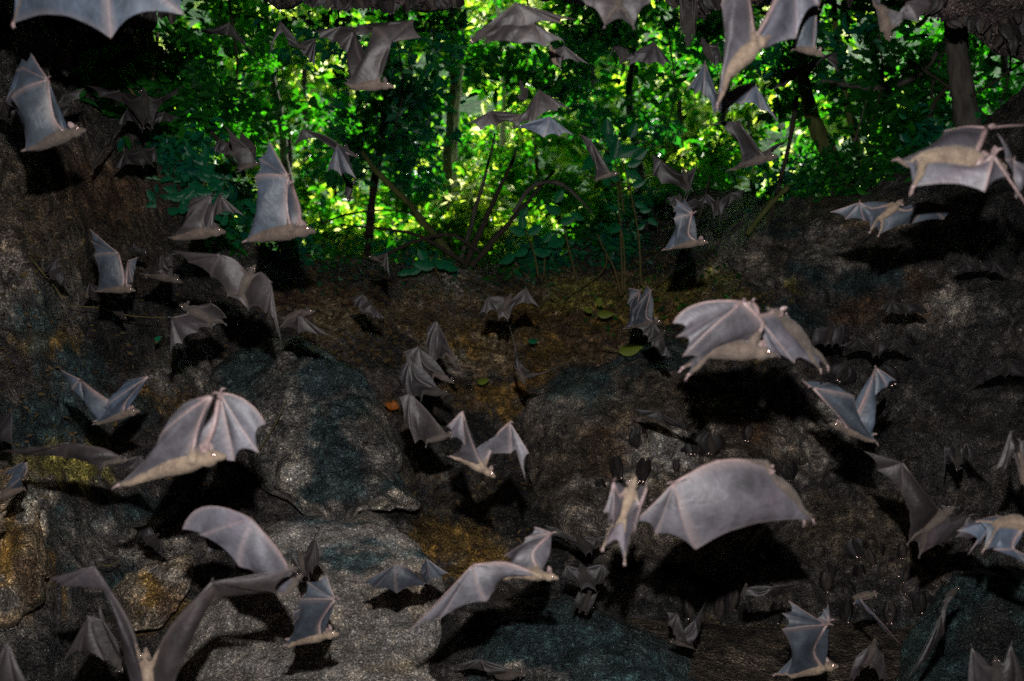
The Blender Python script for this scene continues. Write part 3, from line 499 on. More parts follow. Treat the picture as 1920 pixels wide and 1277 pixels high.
leafy('fallen_leaf', [[(1130,650),(1150,655),(1160,657)]],[(1160,660,66,20)],6.3,L_YEL,'long light green leaf with stalk on top of the broad boulder','leaf')
leafy('fallen_leaf', [[(900,715),(905,712)]],[(895,718,36,25)],6.4,L_YEL,'yellow-green leaf on the slope left of the dark tumbling bat','leaf')
leafy('fallen_leaf', [[(990,640),(992,640)]],[(990,640,30,10)],6.9,L_TEAL,'single teal leaf on the slope right of the tumbling bat','leaf')
leafy('fallen_leaf', [[(292,640),(296,642)]],[(292,640,24,50)],4.85,L_TEAL,'small green leaf on the left wall by the eye-shining bat','leaf')
def scrap(x, y, d, s, m, name, lab, cat, seed):
    c = np.array(P(x, y, d)); r_ = np.random.default_rng(seed); n, k = 16, 9; V = []
    for i in range(k):
        ph = math.pi * i / (k - 1)
        for j in range(n):
            th = 2 * math.pi * j / n; V.append([math.sin(ph) * math.cos(th), .5 * math.sin(ph) * math.sin(th), .7 * math.cos(ph)])
    V = np.array(V); V *= (1 + .35 * fbm(V + seed, 1.6, 3, seed))[:, None]; V = c + V * s / F * d
    i = np.arange(k - 1)[:, None] * n + np.arange(n)[None]; j = np.arange(k - 1)[:, None] * n + (np.arange(n)[None] + 1) % n
    tag(mesh(name, V, np.stack([i, j, j + n, i + n], -1).reshape(-1, 4), m, loc=c), lab, cat)
scrap(737,760,5.9,12,ORANGE,'orange_stone','orange rotting fruit husk beside the teal boulder','husk',3)
for k, (a, d, lab) in enumerate([([(125,572),(190,578),(240,592),(310,597)],4.75,'long tan rootlet across the left wall'),
  ([(480,855),(510,800),(535,745)],5.0,'thin dark twig lying on the teal boulder'),
  ([(180,1058),(200,1062),(220,1052)],4.1,'short green twig on the left stones'),
  ([(60,480),(90,520),(120,560)],4.6,'dark root along a crack in the left wall'),]):
    pole('twig', a, d, (.004, .005, .003), STEM, lab, 'twig', 'twigs and rootlets on the rock')
# ------------------------------------------------------------------ bats
def arr(p): return np.array(p, float)
def nrm(v): return v / max(1e-9, np.linalg.norm(v))
class Wg:                        # one wing: places of its joints, and how far (cm) they reach towards the lens
    def __init__(s, w, t3, t4=None, t5=None, f=None, e=None, z=(0, 0), sh=None, k=None): s.k = k; s.w, s.t3, s.t4, s.t5, s.f, s.e, s.z, s.sh = w, t3, t4, t5, f, e, z, sh
def knuckle(a, k, t, v):
    c = k + (k - .5 * (a + t)) * .9; return (1 - v) ** 2 * a + 2 * v * (1 - v) * c + v * v * t
def wing_mesh(Sh, E, W_, T3, T4, T5, Ft, Hip, ref, NU=12, NV=9, K=None):
    arm = spl([Sh, E, W_], NU // 2); arm = np.array(arm)
    E2 = arm
    V = []; Fc = []; B = []; n = len(arm)
    arml = np.linalg.norm(W_ - Sh) + 1e-6
    nor = nrm(np.cross(W_ - Sh, .5 * (T5 + Ft) - .5 * (Sh + W_)))
    if np.dot(nor, ref) < 0: nor = -nor
    # arm membrane: a Coons patch between arm, body side, fifth finger and the scalloped edge
    side = np.array(spl([Sh, Hip, Ft], (NV + 1) // 2))[:, :]; side = np.array([side[int(round(i * (len(side) - 1) / (NV - 1)))] for i in range(NV)])
    mid5 = .5 * (W_ + T5) + nor * .05 * np.linalg.norm(T5 - W_) + nrm(W_ - Sh) * .06 * np.linalg.norm(T5 - W_)
    f5 = np.array(spl([W_, mid5, T5], NV)); f5 = np.array([f5[int(round(i * (len(f5) - 1) / (NV - 1)))] for i in range(NV)])
    edge = []
    for i in range(n):
        u = i / (n - 1); c = Ft * (1 - u) + T5 * u; edge.append(c + (.45 * Sh + .55 * W_ - c) * .17 * (4 * u * (1 - u)) ** .8)
    edge = np.array(edge)
    for j in range(NV):
        v = j / (NV - 1)
        for i in range(n):
            u = i / (n - 1)
            p = (1 - v) * arm[i] + v * edge[i] + (1 - u) * side[j] + u * f5[j] - ((1 - u) * (1 - v) * Sh + u * (1 - v) * W_ + (1 - u) * v * Ft + u * v * T5)
            p = p + nor * arml * .13 * math.sin(math.pi * u) * math.sin(math.pi * min(1, v * .8 + .1))
            p = p + nor * arml * .012 * math.sin(u * 19 + v * 3) * v
            V.append(p); B.append(max(0, 1 - 7 * v) if v < .14 else max(0, (u - .93) * 12, (v - .97) * 12))
    Fc += grid_faces(NV, n).tolist()
    def fan(Ta, Tb, k, first):
        o = len(V); m_ = 8; nn = nrm(np.cross(Tb - W_, Ta - W_)); 
        if np.dot(nn, nor) < 0: nn = -nn
        la, lb = np.linalg.norm(Ta - W_), np.linalg.norm(Tb - W_)
        for j in range(NV):
            v = j / (NV - 1)
            for i in range(m_):
                u = i / (m_ - 1)
                pa = W_ + (Ta - W_) * v + (nor * .05 * la + (nrm(W_ - Sh) * .06 * la if first else 0)) * 4 * v * (1 - v) * (.9 if first else .7)
                pb = W_ + (Tb - W_) * v + nn * .05 * lb * 4 * v * (1 - v) if first or K is None else knuckle(W_, K, Tb, v)
                p = pa * (1 - u) + pb * u
                p = p + (W_ - p) * .15 * (4 * u * (1 - u)) ** .8 * v ** 3 + nn * .07 * la * math.sin(math.pi * u) * v
                V.append(p); B.append(.8 if (i in (0, m_ - 1)) else 0)
        for j in range(NV - 1):
            for i in range(m_ - 1): a = o + j * m_ + i; Fc.append([a, a + 1, a + m_ + 1, a + m_])
    fan(T5, T4, 0, True); fan(T4, T3, 1, False)
    # leading-edge membrane in front of the elbow
    o = len(V)
    for j in range(5):
        for i in range(n):
            u = i / (n - 1); lead = Sh * (1 - u) + W_ * u; lead = lead + (lead - arm[i]) * .25
            V.append(arm[i] + (lead - arm[i]) * j / 4 + nor * .02 * arml * math.sin(math.pi * j / 4)); B.append(.6 if j == 0 else 0)
    Fc += grid_faces(5, n, o).tolist()
    return V, Fc, B, arm, nor
NB = [0]
TUFT = bpy.data.textures.new('fur_tufts', 'CLOUDS'); TUFT.noise_scale = .007; TUFT.noise_depth = 3
BODYMESH = []
def bat(d, head, rump, A, B_, tone, label, side=0, fur=None, k=1.0, dz=0, eyes=True, group='bats in flight', cat='bat', up=None, name='flying_bat', fp=None, fat=1.0):
    fur = fur or {'pale': 'pale', 'blue': 'blue', 'brown': 'brown', 'dark': 'dark'}[tone]
    H = arr(P(*head, d - dz * .01)); Rp = arr(P(*rump, d + dz * .01)); cen = (H + Rp) / 2
    root = empty(name, tuple(cen)); tag(root, label, cat, group)
    L = np.linalg.norm(H - Rp) * k; ax = nrm(H - Rp); px = 1 / F * d
    def pt(q, z): return arr(P(q[0], q[1], d - z * .01))
    def wmean(Wd): return .5 * (pt(Wd.w, Wd.z[0]) + pt(Wd.t3, Wd.z[1]))
    if side: lat = arr((0, -1, 0))
    elif A and B_: lat = wmean(A) - wmean(B_)
    elif A: lat = wmean(A) - cen
    else: lat = cen - wmean(B_)
    lat = nrm(lat - ax * np.dot(lat, ax)); dor = np.cross(ax, lat)
    if up is not None: dor = dor * (1 if np.dot(dor, arr(up)) > 0 else -1)
    elif dor[2] < 0: dor = -dor
    small = d > 3.9 or L / px < 34
    sc = L
    # body: torso, neck and head as one skin, with upper arms and legs grown into it
    prof = [(-.03,.02),(.04,.06),(.14,.1),(.28,.12),(.45,.142),(.58,.14),(.67,.108),(.725,.078),(.79,.096),(.85,.09),(.90,.058),(.955,.042),(1.0,.028)]
    pts = [Rp + (H - Rp) * t_ + dor * L * (.05 * math.sin(math.pi * min(1, t_ * 1.3)) - (.03 if t_ > .9 else 0)) for t_, _ in prof]
    V1 = [tube([tuple(p) for p in pts], [(r_ * L * fat * (1.05), r_ * L * fat) for _, r_ in prof], 14)]
    feet = []
    for sg, Wd in ((1, A), (-1, B_)):
        if Wd is None: continue
        Sh = Rp + (H - Rp) * .66 + lat * sg * L * .11 + dor * L * .03
        if Wd.sh: Sh = pt(Wd.sh, 0)
        Hip = Rp + (H - Rp) * .08 + lat * sg * L * .06
        W_ = pt(Wd.w, Wd.z[0]); T3 = pt(Wd.t3, Wd.z[1]); zt = Wd.z[1]
        Ft = pt(Wd.f, 0) + lat * sg * L * .05 if Wd.f else Rp - ax * L * .22 + lat * sg * L * .16
        hand = np.linalg.norm(T3 - W_); back = nrm(Ft - Sh)
        T5 = pt(Wd.t5, .6 * zt + .4 * Wd.z[0]) if Wd.t5 else W_ + (.35 * (T3 - W_) + back * hand * .6)
        T4 = pt(Wd.t4, .9 * zt) if Wd.t4 else W_ + (.55 * (T3 - W_) + .45 * (T5 - W_)) * 1.08
        E = pt(Wd.e, .4 * Wd.z[0]) if Wd.e else .5 * (Sh + W_) + back * .22 * np.linalg.norm(W_ - Sh)
        K = pt(Wd.k, .5 * (Wd.z[0] + zt)) if Wd.k else None
        V, Fc, Bn, arm, nor = wing_mesh(Sh, E, W_, T3, T4, T5, Ft, Hip, arr((0, -1, 0)), K=K)
        wparts = None
        wo = mesh('wing', np.array(V), Fc, WING[tone], root, loc=cen, fattr=Bn)
        bs = SKIN_D if tone in ('dark', 'brown') else SKIN
        hw = max(L * .018, .4 * px * 1.6)
        tubes = [('forearm', [tuple(p) for p in arm[::2]] , list(np.linspace(L * .046, L * .028, len(arm[::2]))))]
        la5 = np.linalg.norm(T5 - W_)
        m5 = .5 * (W_ + T5) + (nor * .05 + nrm(W_ - Sh) * .06) * la5 * .9
        for T, m_, nm in ((T5, m5, 'finger'), (T4, .5 * (W_ + T4) + nor * .035 * la5, 'finger'), (T3, .5 * (W_ + T3) + nor * .03 * la5, 'finger')):
            q = spl([W_, m_, T], 4)
            if T is T3 and K is not None: q = [knuckle(W_, K, T3, v) for v in np.linspace(0, 1, 10)]
            tubes.append((nm, [tuple(p) for p in q], list(np.linspace(L * .018, L * .006, len(q)))))
        th = nrm(W_ - E) * .6 - back * .6 + nor * .4; tubes.append(('thumb', [tuple(W_), tuple(W_ + th * L * .07), tuple(W_ + (th - dor * .4) * L * .13)], [L * .02, L * .014, L * .004]))
        if not small:
            for nm, pp, rr in tubes: v_, f_ = tube(pp, rr, 6); mesh(nm, [tuple(x) for x in v_], f_, bs, wo, loc=None) if False else mesh(nm, np.array([tuple(x) for x in v_]) - cen, f_, bs, wo)
        else:
            v_, f_ = join([tube(pp, rr, 5) for nm, pp, rr in tubes]); mesh('arm_bones', np.array(v_) - cen, f_, bs, wo)
        ua = Sh + (arm[len(arm) // 3] - Sh) * .9
        V1.append(tube([tuple(Rp + (H - Rp) * .62), tuple(Sh), tuple(ua)], [L * .08, L * .062, L * .034], 8))
        kn = .5 * (Hip + Ft) + lat * sg * L * .04 + nrm(np.cross(ax, lat)) * L * .02
        V1.append(tube([tuple(Hip), tuple(kn), tuple(Ft)], [L * .06, L * .04, L * .024], 8))
        fd = nrm(Ft - kn); toes = []
        for q in range(5):
            a = (q - 2) * .26; dd = nrm(fd + lat * a * 1.2 - dor * .25)
            ln = L * (.09 - .008 * abs(q - 2)); toes.append(tube([tuple(Ft - fd * L * .01), tuple(Ft + dd * ln * .6), tuple(Ft + dd * ln - dor * L * .015)], [L * .013, L * .01, L * .004], 5))
        toes.append(tube([tuple(Ft - fd * L * .02), tuple(Ft + fd * L * .03)], [L * .024, L * .02], 6))
        v_, f_ = join(toes); mesh('foot', np.array(v_), f_, bs, root, loc=cen)
        feet.append(Ft)
    if len(feet) == 2:           # skin between the legs
        V = []; nn = 7
        for j in range(nn):
            v = j / (nn - 1)
            for i in range(nn):
                u = i / (nn - 1); a = feet[0] * (1 - u) + feet[1] * u; b_ = Rp + lat * L * .08 * (1 - 2 * u)
                q = b_ + (a - b_) * v * (1 - .45 * 4 * u * (1 - u) * v); V.append(q + dor * L * .02 * math.sin(math.pi * u))
        mesh('tail_skin', np.array(V), grid_faces(nn, nn), WING[tone], root, loc=cen, fattr=[0] * len(V))
    v_, f_ = join(V1); bo = mesh('body', np.array(v_), f_, FUR[fur], root, loc=cen)
    md = bo.modifiers.new('skin', 'REMESH'); md.mode = 'VOXEL'; md.voxel_size = L * (.02 if not small else .035); md.use_smooth_shade = True
    ms = bo.modifiers.new('smooth', 'SMOOTH'); ms.factor = .5; ms.iterations = 3
    if not small:
        dm = bo.modifiers.new('tufts', 'DISPLACE'); dm.texture = TUFT; dm.strength = L * .022; dm.mid_level = .5; dm.texture_coords = 'LOCAL'
    for sg in (1, -1):
        hb = Rp + (H - Rp) * .82 + dor * L * .07 + lat * sg * L * .055
        tp = hb + (dor * .8 + lat * sg * .45 - ax * .15) * L * .125; el = []
        rad = nrm(lat * sg + ax * .3); V = []; ne = 7
        for j in range(ne):      # cupped, pointed ear
            v = j / (ne - 1); c = hb + (tp - hb) * v; wd = L * .042 * math.sin(math.pi * (.28 + .72 * v)) ** .8 if v < 1 else .001 * L
            for i in range(7):
                u = (i / 6 - .5) * 2; V.append(c + nrm(np.cross(tp - hb, rad)) * wd * u + rad * wd * .7 * (abs(u) ** 1.5 - .5))
        eo = mesh('ear', np.array(V), grid_faces(ne, 7), SKIN_D if tone in ('dark', 'brown') else SKIN, root, loc=cen)
        mm = eo.modifiers.new('thick', 'SOLIDIFY'); mm.thickness = L * .012
        if eyes:
            ec = Rp + (H - Rp) * .885 + dor * L * .03 + lat * sg * L * .066; er = max(L * .026, .8 * px)
            pr = [tuple(ec + nrm(lat * sg + dor * .3) * er * .5 * math.cos(a)) for a in np.linspace(math.pi, 0, 7)]
            v_, f_ = tube(pr, [max(.02 * er, er * math.sin(a)) for a in np.linspace(math.pi, 0, 7)], 10); mesh('eye', np.array([tuple(x) for x in v_]), f_, EYEM, root, loc=cen)
    NB[0] += 1
    return root
W = Wg
# --- upper left
bat(1.91,(70,-150),(40,-40),W((190,-95),(415,-25),(345,28),(208,72),(20,42),(120,-80),(4,2)),W((-120,-120),(-300,-40),z=(-6,-10)),'blue','huge pale blue-grey wing cut by the top left corner')
bat(2.34,(160,240),(66,280),W((90,150),(58,99),(38,125),(20,182),(50,282),(100,220),(5,3)),W((75,140),(40,110),(30,130),(10,190),(58,270),(95,215),(-14,-20)),'blue','blue-grey bat with one wing raised, facing right at the left edge',1,'brown')
bat(3.40,(-20,215),(-50,190),W((5,190),(34,205),(20,222),(-10,225),z=(0,2)),None,'dark','dark wing tip poking in at the left edge under the blue-grey bat')
bat(4.10,(268,163),(277,222),W((225,172),(160,160),(185,182),(235,196),(272,238),z=(-4,-2)),W((300,186),(348,160),(335,175),(302,196),(282,238),z=(-4,-2)),'dark','dark bat seen from behind with wings in a wide V at upper left',k=1)
bat(4.40,(262,205),(272,232),W((238,205),(212,242),(228,235),(250,228),(268,246)),W((308,210),(338,222),(322,230),(300,230),(282,246)),'dark','dark bat with short spread wings just below the V-winged bat')
bat(4.40,(172,318),(195,285),W((218,252),(176,306),(190,290),(205,275),z=(2,1)),None,'dark','narrow dark folded wing hanging left of the crouched bat')
bat(4.50,(258,272),(278,302),W((235,285),(208,318),(225,318),(248,308),(270,312)),W((290,275),(300,325),(298,310),(290,305),(286,312)),'dark','crouched dark bat with feet showing above a pale stone')
bat(3.60,(378,58),(410,62),W((430,42),(484,108),(460,88),(425,66),z=(2,0)),None,'dark','dark bat whose one wing arcs down to the right before green leaves')
bat(3.20,(575,92),(548,85),W((525,38),(502,125),(508,90),(530,60),z=(3,3)),W((592,72),(590,130),(580,120),(570,105),z=(-3,-5)),'dark','dark hunched bat with drooping wings at the top left of the opening',eyes=False)
bat(2.50,(738,160),(658,165),W((734,78),(790,70),(776,36),(700,50),(650,158),(712,118),(5,2)),W((664,60),(622,78),(636,92),(655,112),(652,150),(675,110),(-9,-12)),'brown','pink-bellied bat with both wings up in front of the leaves',1,'blue')
bat(2.90,(668,45),(690,60),W((640,50),(584,60),(598,72),(622,80),z=(-2,-2)),W((730,42),(775,38),(760,50),(720,60),z=(-8,-10)),'dark','grey-winged bat behind the pink-bellied bat')
bat(3.00,(648,268),(655,298),W((566,242),(540,288),(555,270),(598,258),(640,285),(610,255),(2,0)),None,'dark','bat with a long flat brown wing reaching left before the leaves')
bat(2.90,(672,296),(648,282),W((632,272),(612,322),(640,330),(668,336),(652,290),z=(4,3)),None,'blue','small grey bat hanging its pale-edged wing below the flat-winged bat',fur='dark')
bat(3.60,(655,380),(650,335),W((666,338),(632,374),(640,368),(652,375),z=(2,0)),None,'dark','small dark folded bat before the low bright leaves')
bat(3.40,(488,305),(450,318),W((468,280),(420,235),(428,262),(432,290),(446,316),(475,300),(2,2)),W((480,275),(450,245),(445,265),(450,290),z=(-5,-9)),'brown','grey bat with bunched finger bones left of the sharp raised-wing bat',1)
bat(2.50,(592,430),(470,449),W((540,331),(504,262),(485,298),(478,330),(464,452),(538,384),(6,3)),W((547,345),(514,290),(505,315),(500,345),(476,446),(562,400),(-8,-12)),'blue','sharp grey bat with a tall raised wing facing right beside the opening',1,'blue')
bat(2.90,(424,432),(330,447),W((397,368),(358,372),(348,388),(350,402),(322,446),(380,412),(5,4)),W((412,366),(458,405),(440,402),(415,400),(345,430),(400,395),(-5,-8)),'brown','pale-bellied bat with a folded-over wing below the green bush',1,'blue')
bat(3.10,(254,543),(190,545),W((222,475),(167,428),(170,452),(176,478),(184,546),(232,518),(4,3)),W((240,490),(260,482),(254,505),(249,530),(200,540),(238,515),(-5,-8)),'blue','blue-winged bat with a jagged raised wing on the left wall',1)
bat(3.90,(172,535),(190,542),W((168,530),(155,552),(165,550),(180,548)),None,'dark','small dark wing lump behind the blue jagged-winged bat')
bat(3.50,(342,528),(275,515),W((302,478),(326,500),(316,508),(300,506),(272,515),(300,500),(5,7)),W((320,478),(345,474),z=(-5,-8)),'brown','brown bat with a round curled wing tip left of centre',1,'brown')
bat(4.30,(278,474),(240,468),W((250,456),(290,490),(275,478),(252,472),z=(2,0)),None,'dark','dark thin-winged bat above the curled-wing bat')
bat(2.60,(478,496),(450,556),W((412,478),(322,470),(352,492),(396,518),(430,556),(440,488),(3,-2)),W((508,530),(528,645),(520,612),(498,588),(462,578),(490,512),(2,2)),'brown','large brown bat spread diagonally and seen from behind',fur='brown')
bat(3.00,(336,570),(400,606),W((322,596),(320,662),(342,645),(372,624),(398,612),(350,590),(5,5)),W((395,568),(410,610),z=(-5,-9)),'brown','bat facing left with one orange shining eye')
bat(3.30,(590,582),(535,600),W((560,590),(622,632),(596,628),(560,626),(528,612),(556,600),(4,3)),None,'brown','bat facing right with its wing spread flat beside the big brown bat',1)
bat(4.40,(238,600),(205,570),W((222,572),(238,598),(228,592),(212,582)),None,'dark','tiny folded bat on the left wall under the blue jagged-winged bat')
bat(4.00,(690,480),(720,492),W((726,474),(731,520),(722,508),(712,500),z=(3,2)),None,'brown','small bat flying before the dark ledge under the opening')
# --- upper right
bat(2.34,(880,82),(925,48),W((966,5),(1082,38),(1055,44),(990,50),(912,76),(940,35),(3,0)),W((1002,46),(1057,76),(1024,90),(974,82),(905,80),(955,55),(6,5)),'brown','bat with a brown upper wing over a grey lower wing at top centre',fur='dark')
bat(2.90,(1030,82),(1042,122),W((1058,86),(1106,122),(1085,118),(1058,112),z=(2,0)),None,'brown','small tan-bodied bat under the two-tiered wings at top centre',fur='pale')
bat(2.17,(1160,-60),(1160,18),W((1105,-20),(1040,-60),(1060,-20),(1100,10),(1138,48)),W((1215,-20),(1270,-60),(1250,-20),(1215,8),(1184,50)),'brown','bat entering from the top with both feet trailing down')
bat(3.10,(1160,122),(1178,98),W((1225,78),(1262,124),(1244,126),(1218,122),(1180,120),z=(0,0)),W((1150,88),(1135,125),z=(-2,-5)),'dark','dark bat with a peaked see-through wing right of top centre')
bat(3.00,(1290,88),(1290,15),W((1305,-5),(1302,70)),W((1275,-5),(1276,70)),'dark','dark bat hanging straight down with folded wings at the top edge',eyes=False)
bat(3.20,(1315,70),(1335,115),W((1345,85),(1330,125)),None,'dark','round dark bat blur behind the cream-bellied bat',eyes=False)
bat(2.70,(1350,165),(1346,205),W((1322,118),(1287,170),(1302,180),(1318,178),(1340,212),(1335,165),(2,2)),W((1415,156),(1460,232),(1428,208),(1390,195),(1352,212),(1375,190),(2,2)),'blue','backlit bat with both finger-ribbed wings spread under the cream-bellied bat',fur='dark')
bat(1.94,(1442,62),(1356,150),W((1390,-70),(1420,-160),(1370,-120),(1352,10),(1344,196),(1402,0),(3,0)),W((1478,-60),(1560,-40),(1535,10),(1492,72),(1360,150),(1445,20),(-4,-4)),'pale','large cream-bellied bat climbing at the top right',1,'pale',fat=1.15)
bat(2.23,(1545,103),(1488,90),W((1532,20),(1545,-20),(1515,-15),(1496,20),(1486,94),(1525,70),(3,2)),None,'blue','grey bat with a tall wing right of the cream-bellied bat',1,'blue')
bat(2.34,(1668,78),(1652,10),W((1700,5),(1742,-10),(1746,8),(1722,42),(1660,30),(1690,40),(4,3)),W((1640,-10),(1610,-40),z=(-3,-3)),'brown','pinkish brown bat diving from the top right edge',fur='blue')
bat(2.90,(985,212),(962,228),W((1010,168),(1072,206),(1045,208),(998,232),(968,236),z=(0,0)),W((922,208),(876,232),(900,244),(932,236),z=(-2,-2)),'brown','brown bat with broad ribbed wings in the middle of the leaves')
bat(2.80,(958,240),(975,238),W((1030,218),(1076,254),(1050,256),(1020,258),(975,240),z=(2,2)),None,'blue','pale grey ribbed wing tucked beneath the broad brown wings',fur='dark')
bat(3.30,(975,150),(985,185),W((990,165),(965,185)),None,'dark','small dark bat above the broad ribbed wings',eyes=False)
bat(3.00,(1160,324),(1118,336),W((1108,262),(1084,250),(1100,280),(1112,300),(1116,340),(1128,310),(4,2)),None,'brown','brown bat with one sickle-shaped raised wing beside the teal leaves',1)
bat(3.40,(1280,315),(1290,350),W((1240,302),(1222,290),(1224,330),(1240,345),z=(2,0)),W((1306,312),(1272,402),(1285,375),(1288,355),z=(3,2)),'dark','dark bat with a drooping right wing above the blue-winged bat')
bat(3.00,(1458,292),(1385,312),W((1385,228),(1316,236),(1340,232),(1362,245),(1400,300),(1415,275),(3,2)),W((1450,275),(1480,258),(1470,270),(1450,285),z=(-4,-8)),'dark','bat with one dark wing folded back over the bright gap',1,'brown')
bat(2.90,(1328,452),(1262,464),W((1297,402),(1266,372),(1262,388),(1263,410),(1258,466),(1290,438),(4,2)),W((1300,400),(1282,372),z=(-6,-10)),'blue','small sharp blue-grey bat with bright eye below the opening',1,'blue')
bat(4.20,(1345,368),(1346,394),W((1325,362),(1308,378),(1318,382),(1332,388),(1340,408)),W((1370,362),(1402,354),(1390,370),(1365,385),(1350,408)),'dark','dark bat spread with two dangling feet behind the sharp blue-grey bat')
bat(2.60,(1694,374),(1648,412),W((1612,380),(1556,398),(1585,412),(1622,415),(1634,436),z=(0,-3)),W((1738,378),(1800,392),(1770,412),(1705,422),(1646,438),z=(0,-3)),'blue','bat with glowing red eyes and spread wings above the right rocks',fur='pale')
bat(1.88,(1888,310),(1712,302),W((1862,292),(1925,385),(1895,330),(1846,360),(1708,352),(1832,318),(6,5)),W((1850,240),(1925,235),(1840,238),(1770,246),(1690,298),(1835,272),(-6,-10)),'pale','very near pale bat blurred at the right edge',1,'pale')
bat(1.88,(1990,330),(1935,350),W((1900,300),(1870,250),(1885,300),(1905,372),z=(0,2)),None,'pale','part of another pale near bat cut by the right edge')
bat(4.40,(1838,488),(1838,502),W((1812,492),(1778,506),(1795,512),(1818,510)),W((1862,492),(1895,512),(1880,514),(1858,512)),'dark','flat dark bat in the shadow below the near pale bat')
bat(4.00,(1890,670),(1893,698),W((1850,694),(1782,730),(1815,712),(1852,706),(1887,706)),W((1930,690),(1980,700),z=(0,0)),'dark','dark spread bat with tiny feet at the right edge')
bat(1.96,(1456,662),(1312,664),W((1392,566),(1262,606),(1268,632),(1280,668),(1290,702),(1428,604),(4,3),(1418,630),(1306,570)),W((1410,566),(1320,585),(1300,610),(1330,650),(1282,690),(1420,590),(-5,-9)),'pale','big blurred pale bat with a red eye over a black shadow',1,'blue')
bat(2.1,(1440,574),(1522,664),W((1418,592),(1440,668),(1462,672),(1490,682),(1540,690),(1440,590),(4,3),(1452,582)),W((1475,592),(1500,640),(1515,650),(1525,660),(1550,690),z=(-5,-6)),'pale','pale bat overlapping the red-eyed bat, small feet at its right corner',0,'brown',eyes=False,fat=.8)
bat(2.40,(1556,792),(1636,828),W((1525,728),(1504,714),(1556,718),(1602,742),(1642,830),(1578,786),(6,4)),W((1642,690),(1680,714),(1664,725),(1628,760),(1640,815),(1610,770),(-6,-6)),'blue','blue-winged bat diving left below the big red-eyed bat',1,'blue')
bat(4.40,(1560,600),(1555,640),W((1530,615),(1520,655)),W((1580,605),(1578,655)),'dark','dark bluish bat behind the pale wing of the red-eyed bat')
bat(4.30,(1643,628),(1643,662),W((1610,634),(1572,650),(1590,655),(1622,652)),W((1676,636),(1722,660),(1700,660),(1664,655)),'dark','dark bat facing the lens with thin spread wings on the right rocks')
# --- middle
bat(4.00,(960,548),(943,585),W((915,556),(898,590),(912,590),(928,582),(937,600),z=(0,0)),W((985,540),(1012,578),(990,570),(965,575),(950,600),z=(0,0)),'brown','brown bat with down-curved wings over the mossy slope')
bat(3.80,(985,722),(972,690),W((966,650),(955,608),(962,640),(970,670),z=(1,0)),W((1012,702),(1068,680),(1040,690),(1005,702),z=(2,2)),'brown','tumbling dark bat with one wing up and one out on the slope')
bat(3.90,(1242,602),(1185,613),W((1221,545),(1212,535),(1200,560),(1186,585),(1180,612),(1210,590),(3,1)),W((1200,545),(1178,540),(1176,570),(1180,590),z=(-6,-8)),'blue','grey bat alighting on the ledge beneath the thin sapling',1,'brown')
bat(3.60,(858,690),(835,660),W((818,602),(800,615),(798,650),(808,690),(826,672),(830,625),(3,2)),None,'brown','topmost of the stacked grey bats left of the tumbling bat')
bat(3.30,(852,718),(810,700),W((785,650),(755,660),(762,690),(800,715),(808,722),z=(4,3)),None,'brown','second bat of the stack, wing folded like a fan')
bat(3.20,(842,738),(790,735),W((770,672),(750,690),(752,720),(768,752),(790,752),z=(3,2)),None,'dark','third bat of the stack with a dark humped back')
bat(3.00,(852,812),(800,828),W((768,738),(748,745),(758,790),(778,832),(800,838),(800,770),(3,3)),None,'brown','lowest bat of the stack with a long square wing')
bat(2.23,(930,893),(858,858),W((866,772),(838,800),(845,822),(872,835),(846,856),(885,830),(6,6)),W((955,792),(985,898),(992,850),(958,850),(862,862),(930,820),(-4,-3)),'pale','grey bat diving at centre with both wing tips curled down',0,'pale',k=1,fat=.95)
bat(4.20,(1310,812),(1280,796),W((1235,772),(1182,766),(1205,782),(1248,796),(1288,806),z=(1,0)),None,'dark','flat dark bat skimming the broad boulder')
bat(1.98,(1420,874),(1504,952),W((1264,906),(1190,978),(1228,1002),(1304,1031),(1524,972),(1345,866),(5,3),(1436,868)),W((1320,905),(1250,985),(1300,1000),(1345,1004),(1508,980),(1370,880),(-6,-8)),'pale','large pale bat seen from behind, broad wing stretched left and feet at its right tip',0,'brown',eyes=False,fat=.7)
bat(1.9,(1192,893),(1165,978),W((1212,915),(1188,985),(1190,1000),(1186,1000),(1167,1052),(1200,950),(3,3)),W((1150,905),(1132,962),(1140,980),(1150,990),(1135,1028),(1160,930),(3,4)),'pale','cream-bellied bat with dangling feet at the left end of the broad pale wing',0,'pale')
bat(1.94,(424,850),(262,896),W((396,742),(352,752),(325,775),(300,815),(226,908),(372,800),(6,4)),W((412,738),(498,795),(486,850),(440,864),(250,902),(400,800),(-4,-6),None,(462,752)),'pale','big cream-bodied bat with bunched wings at left of centre',1,'pale')
bat(2.50,(242,862),(196,868),W((130,830),(0,846),(45,856),(125,858),(190,880),(195,842),(0,-4)),W((262,855),(300,900),z=(-5,-8)),'brown','grey bat with a long thin wing reaching the left edge')
bat(2.70,(262,768),(186,793),W((278,706),(240,712),(215,738),(196,762),(180,794),(238,748),(6,4)),W((150,712),(112,692),(135,730),(172,768),(178,790),(185,740),(-4,-5)),'blue','bat with one blue wing and one dark wing forming a V at left',1,'blue')
bat(2.80,(-10,935),(45,915),W((50,862),(5,888),(18,892),(40,890),(48,920),z=(4,3)),None,'blue','blue folded wing at the left edge below the long thin wing')
bat(3.00,(-25,800),(-20,830),W((22,768),(2,835),(8,815),z=(2,1)),None,'dark','dark ribbed wing tip at the left edge above the long thin wing')
bat(2.80,(12,958),(-15,985),W((-20,950),(-50,960)),None,'dark','pinkish face peeping in at the left edge by the ochre rock',fur='pale')
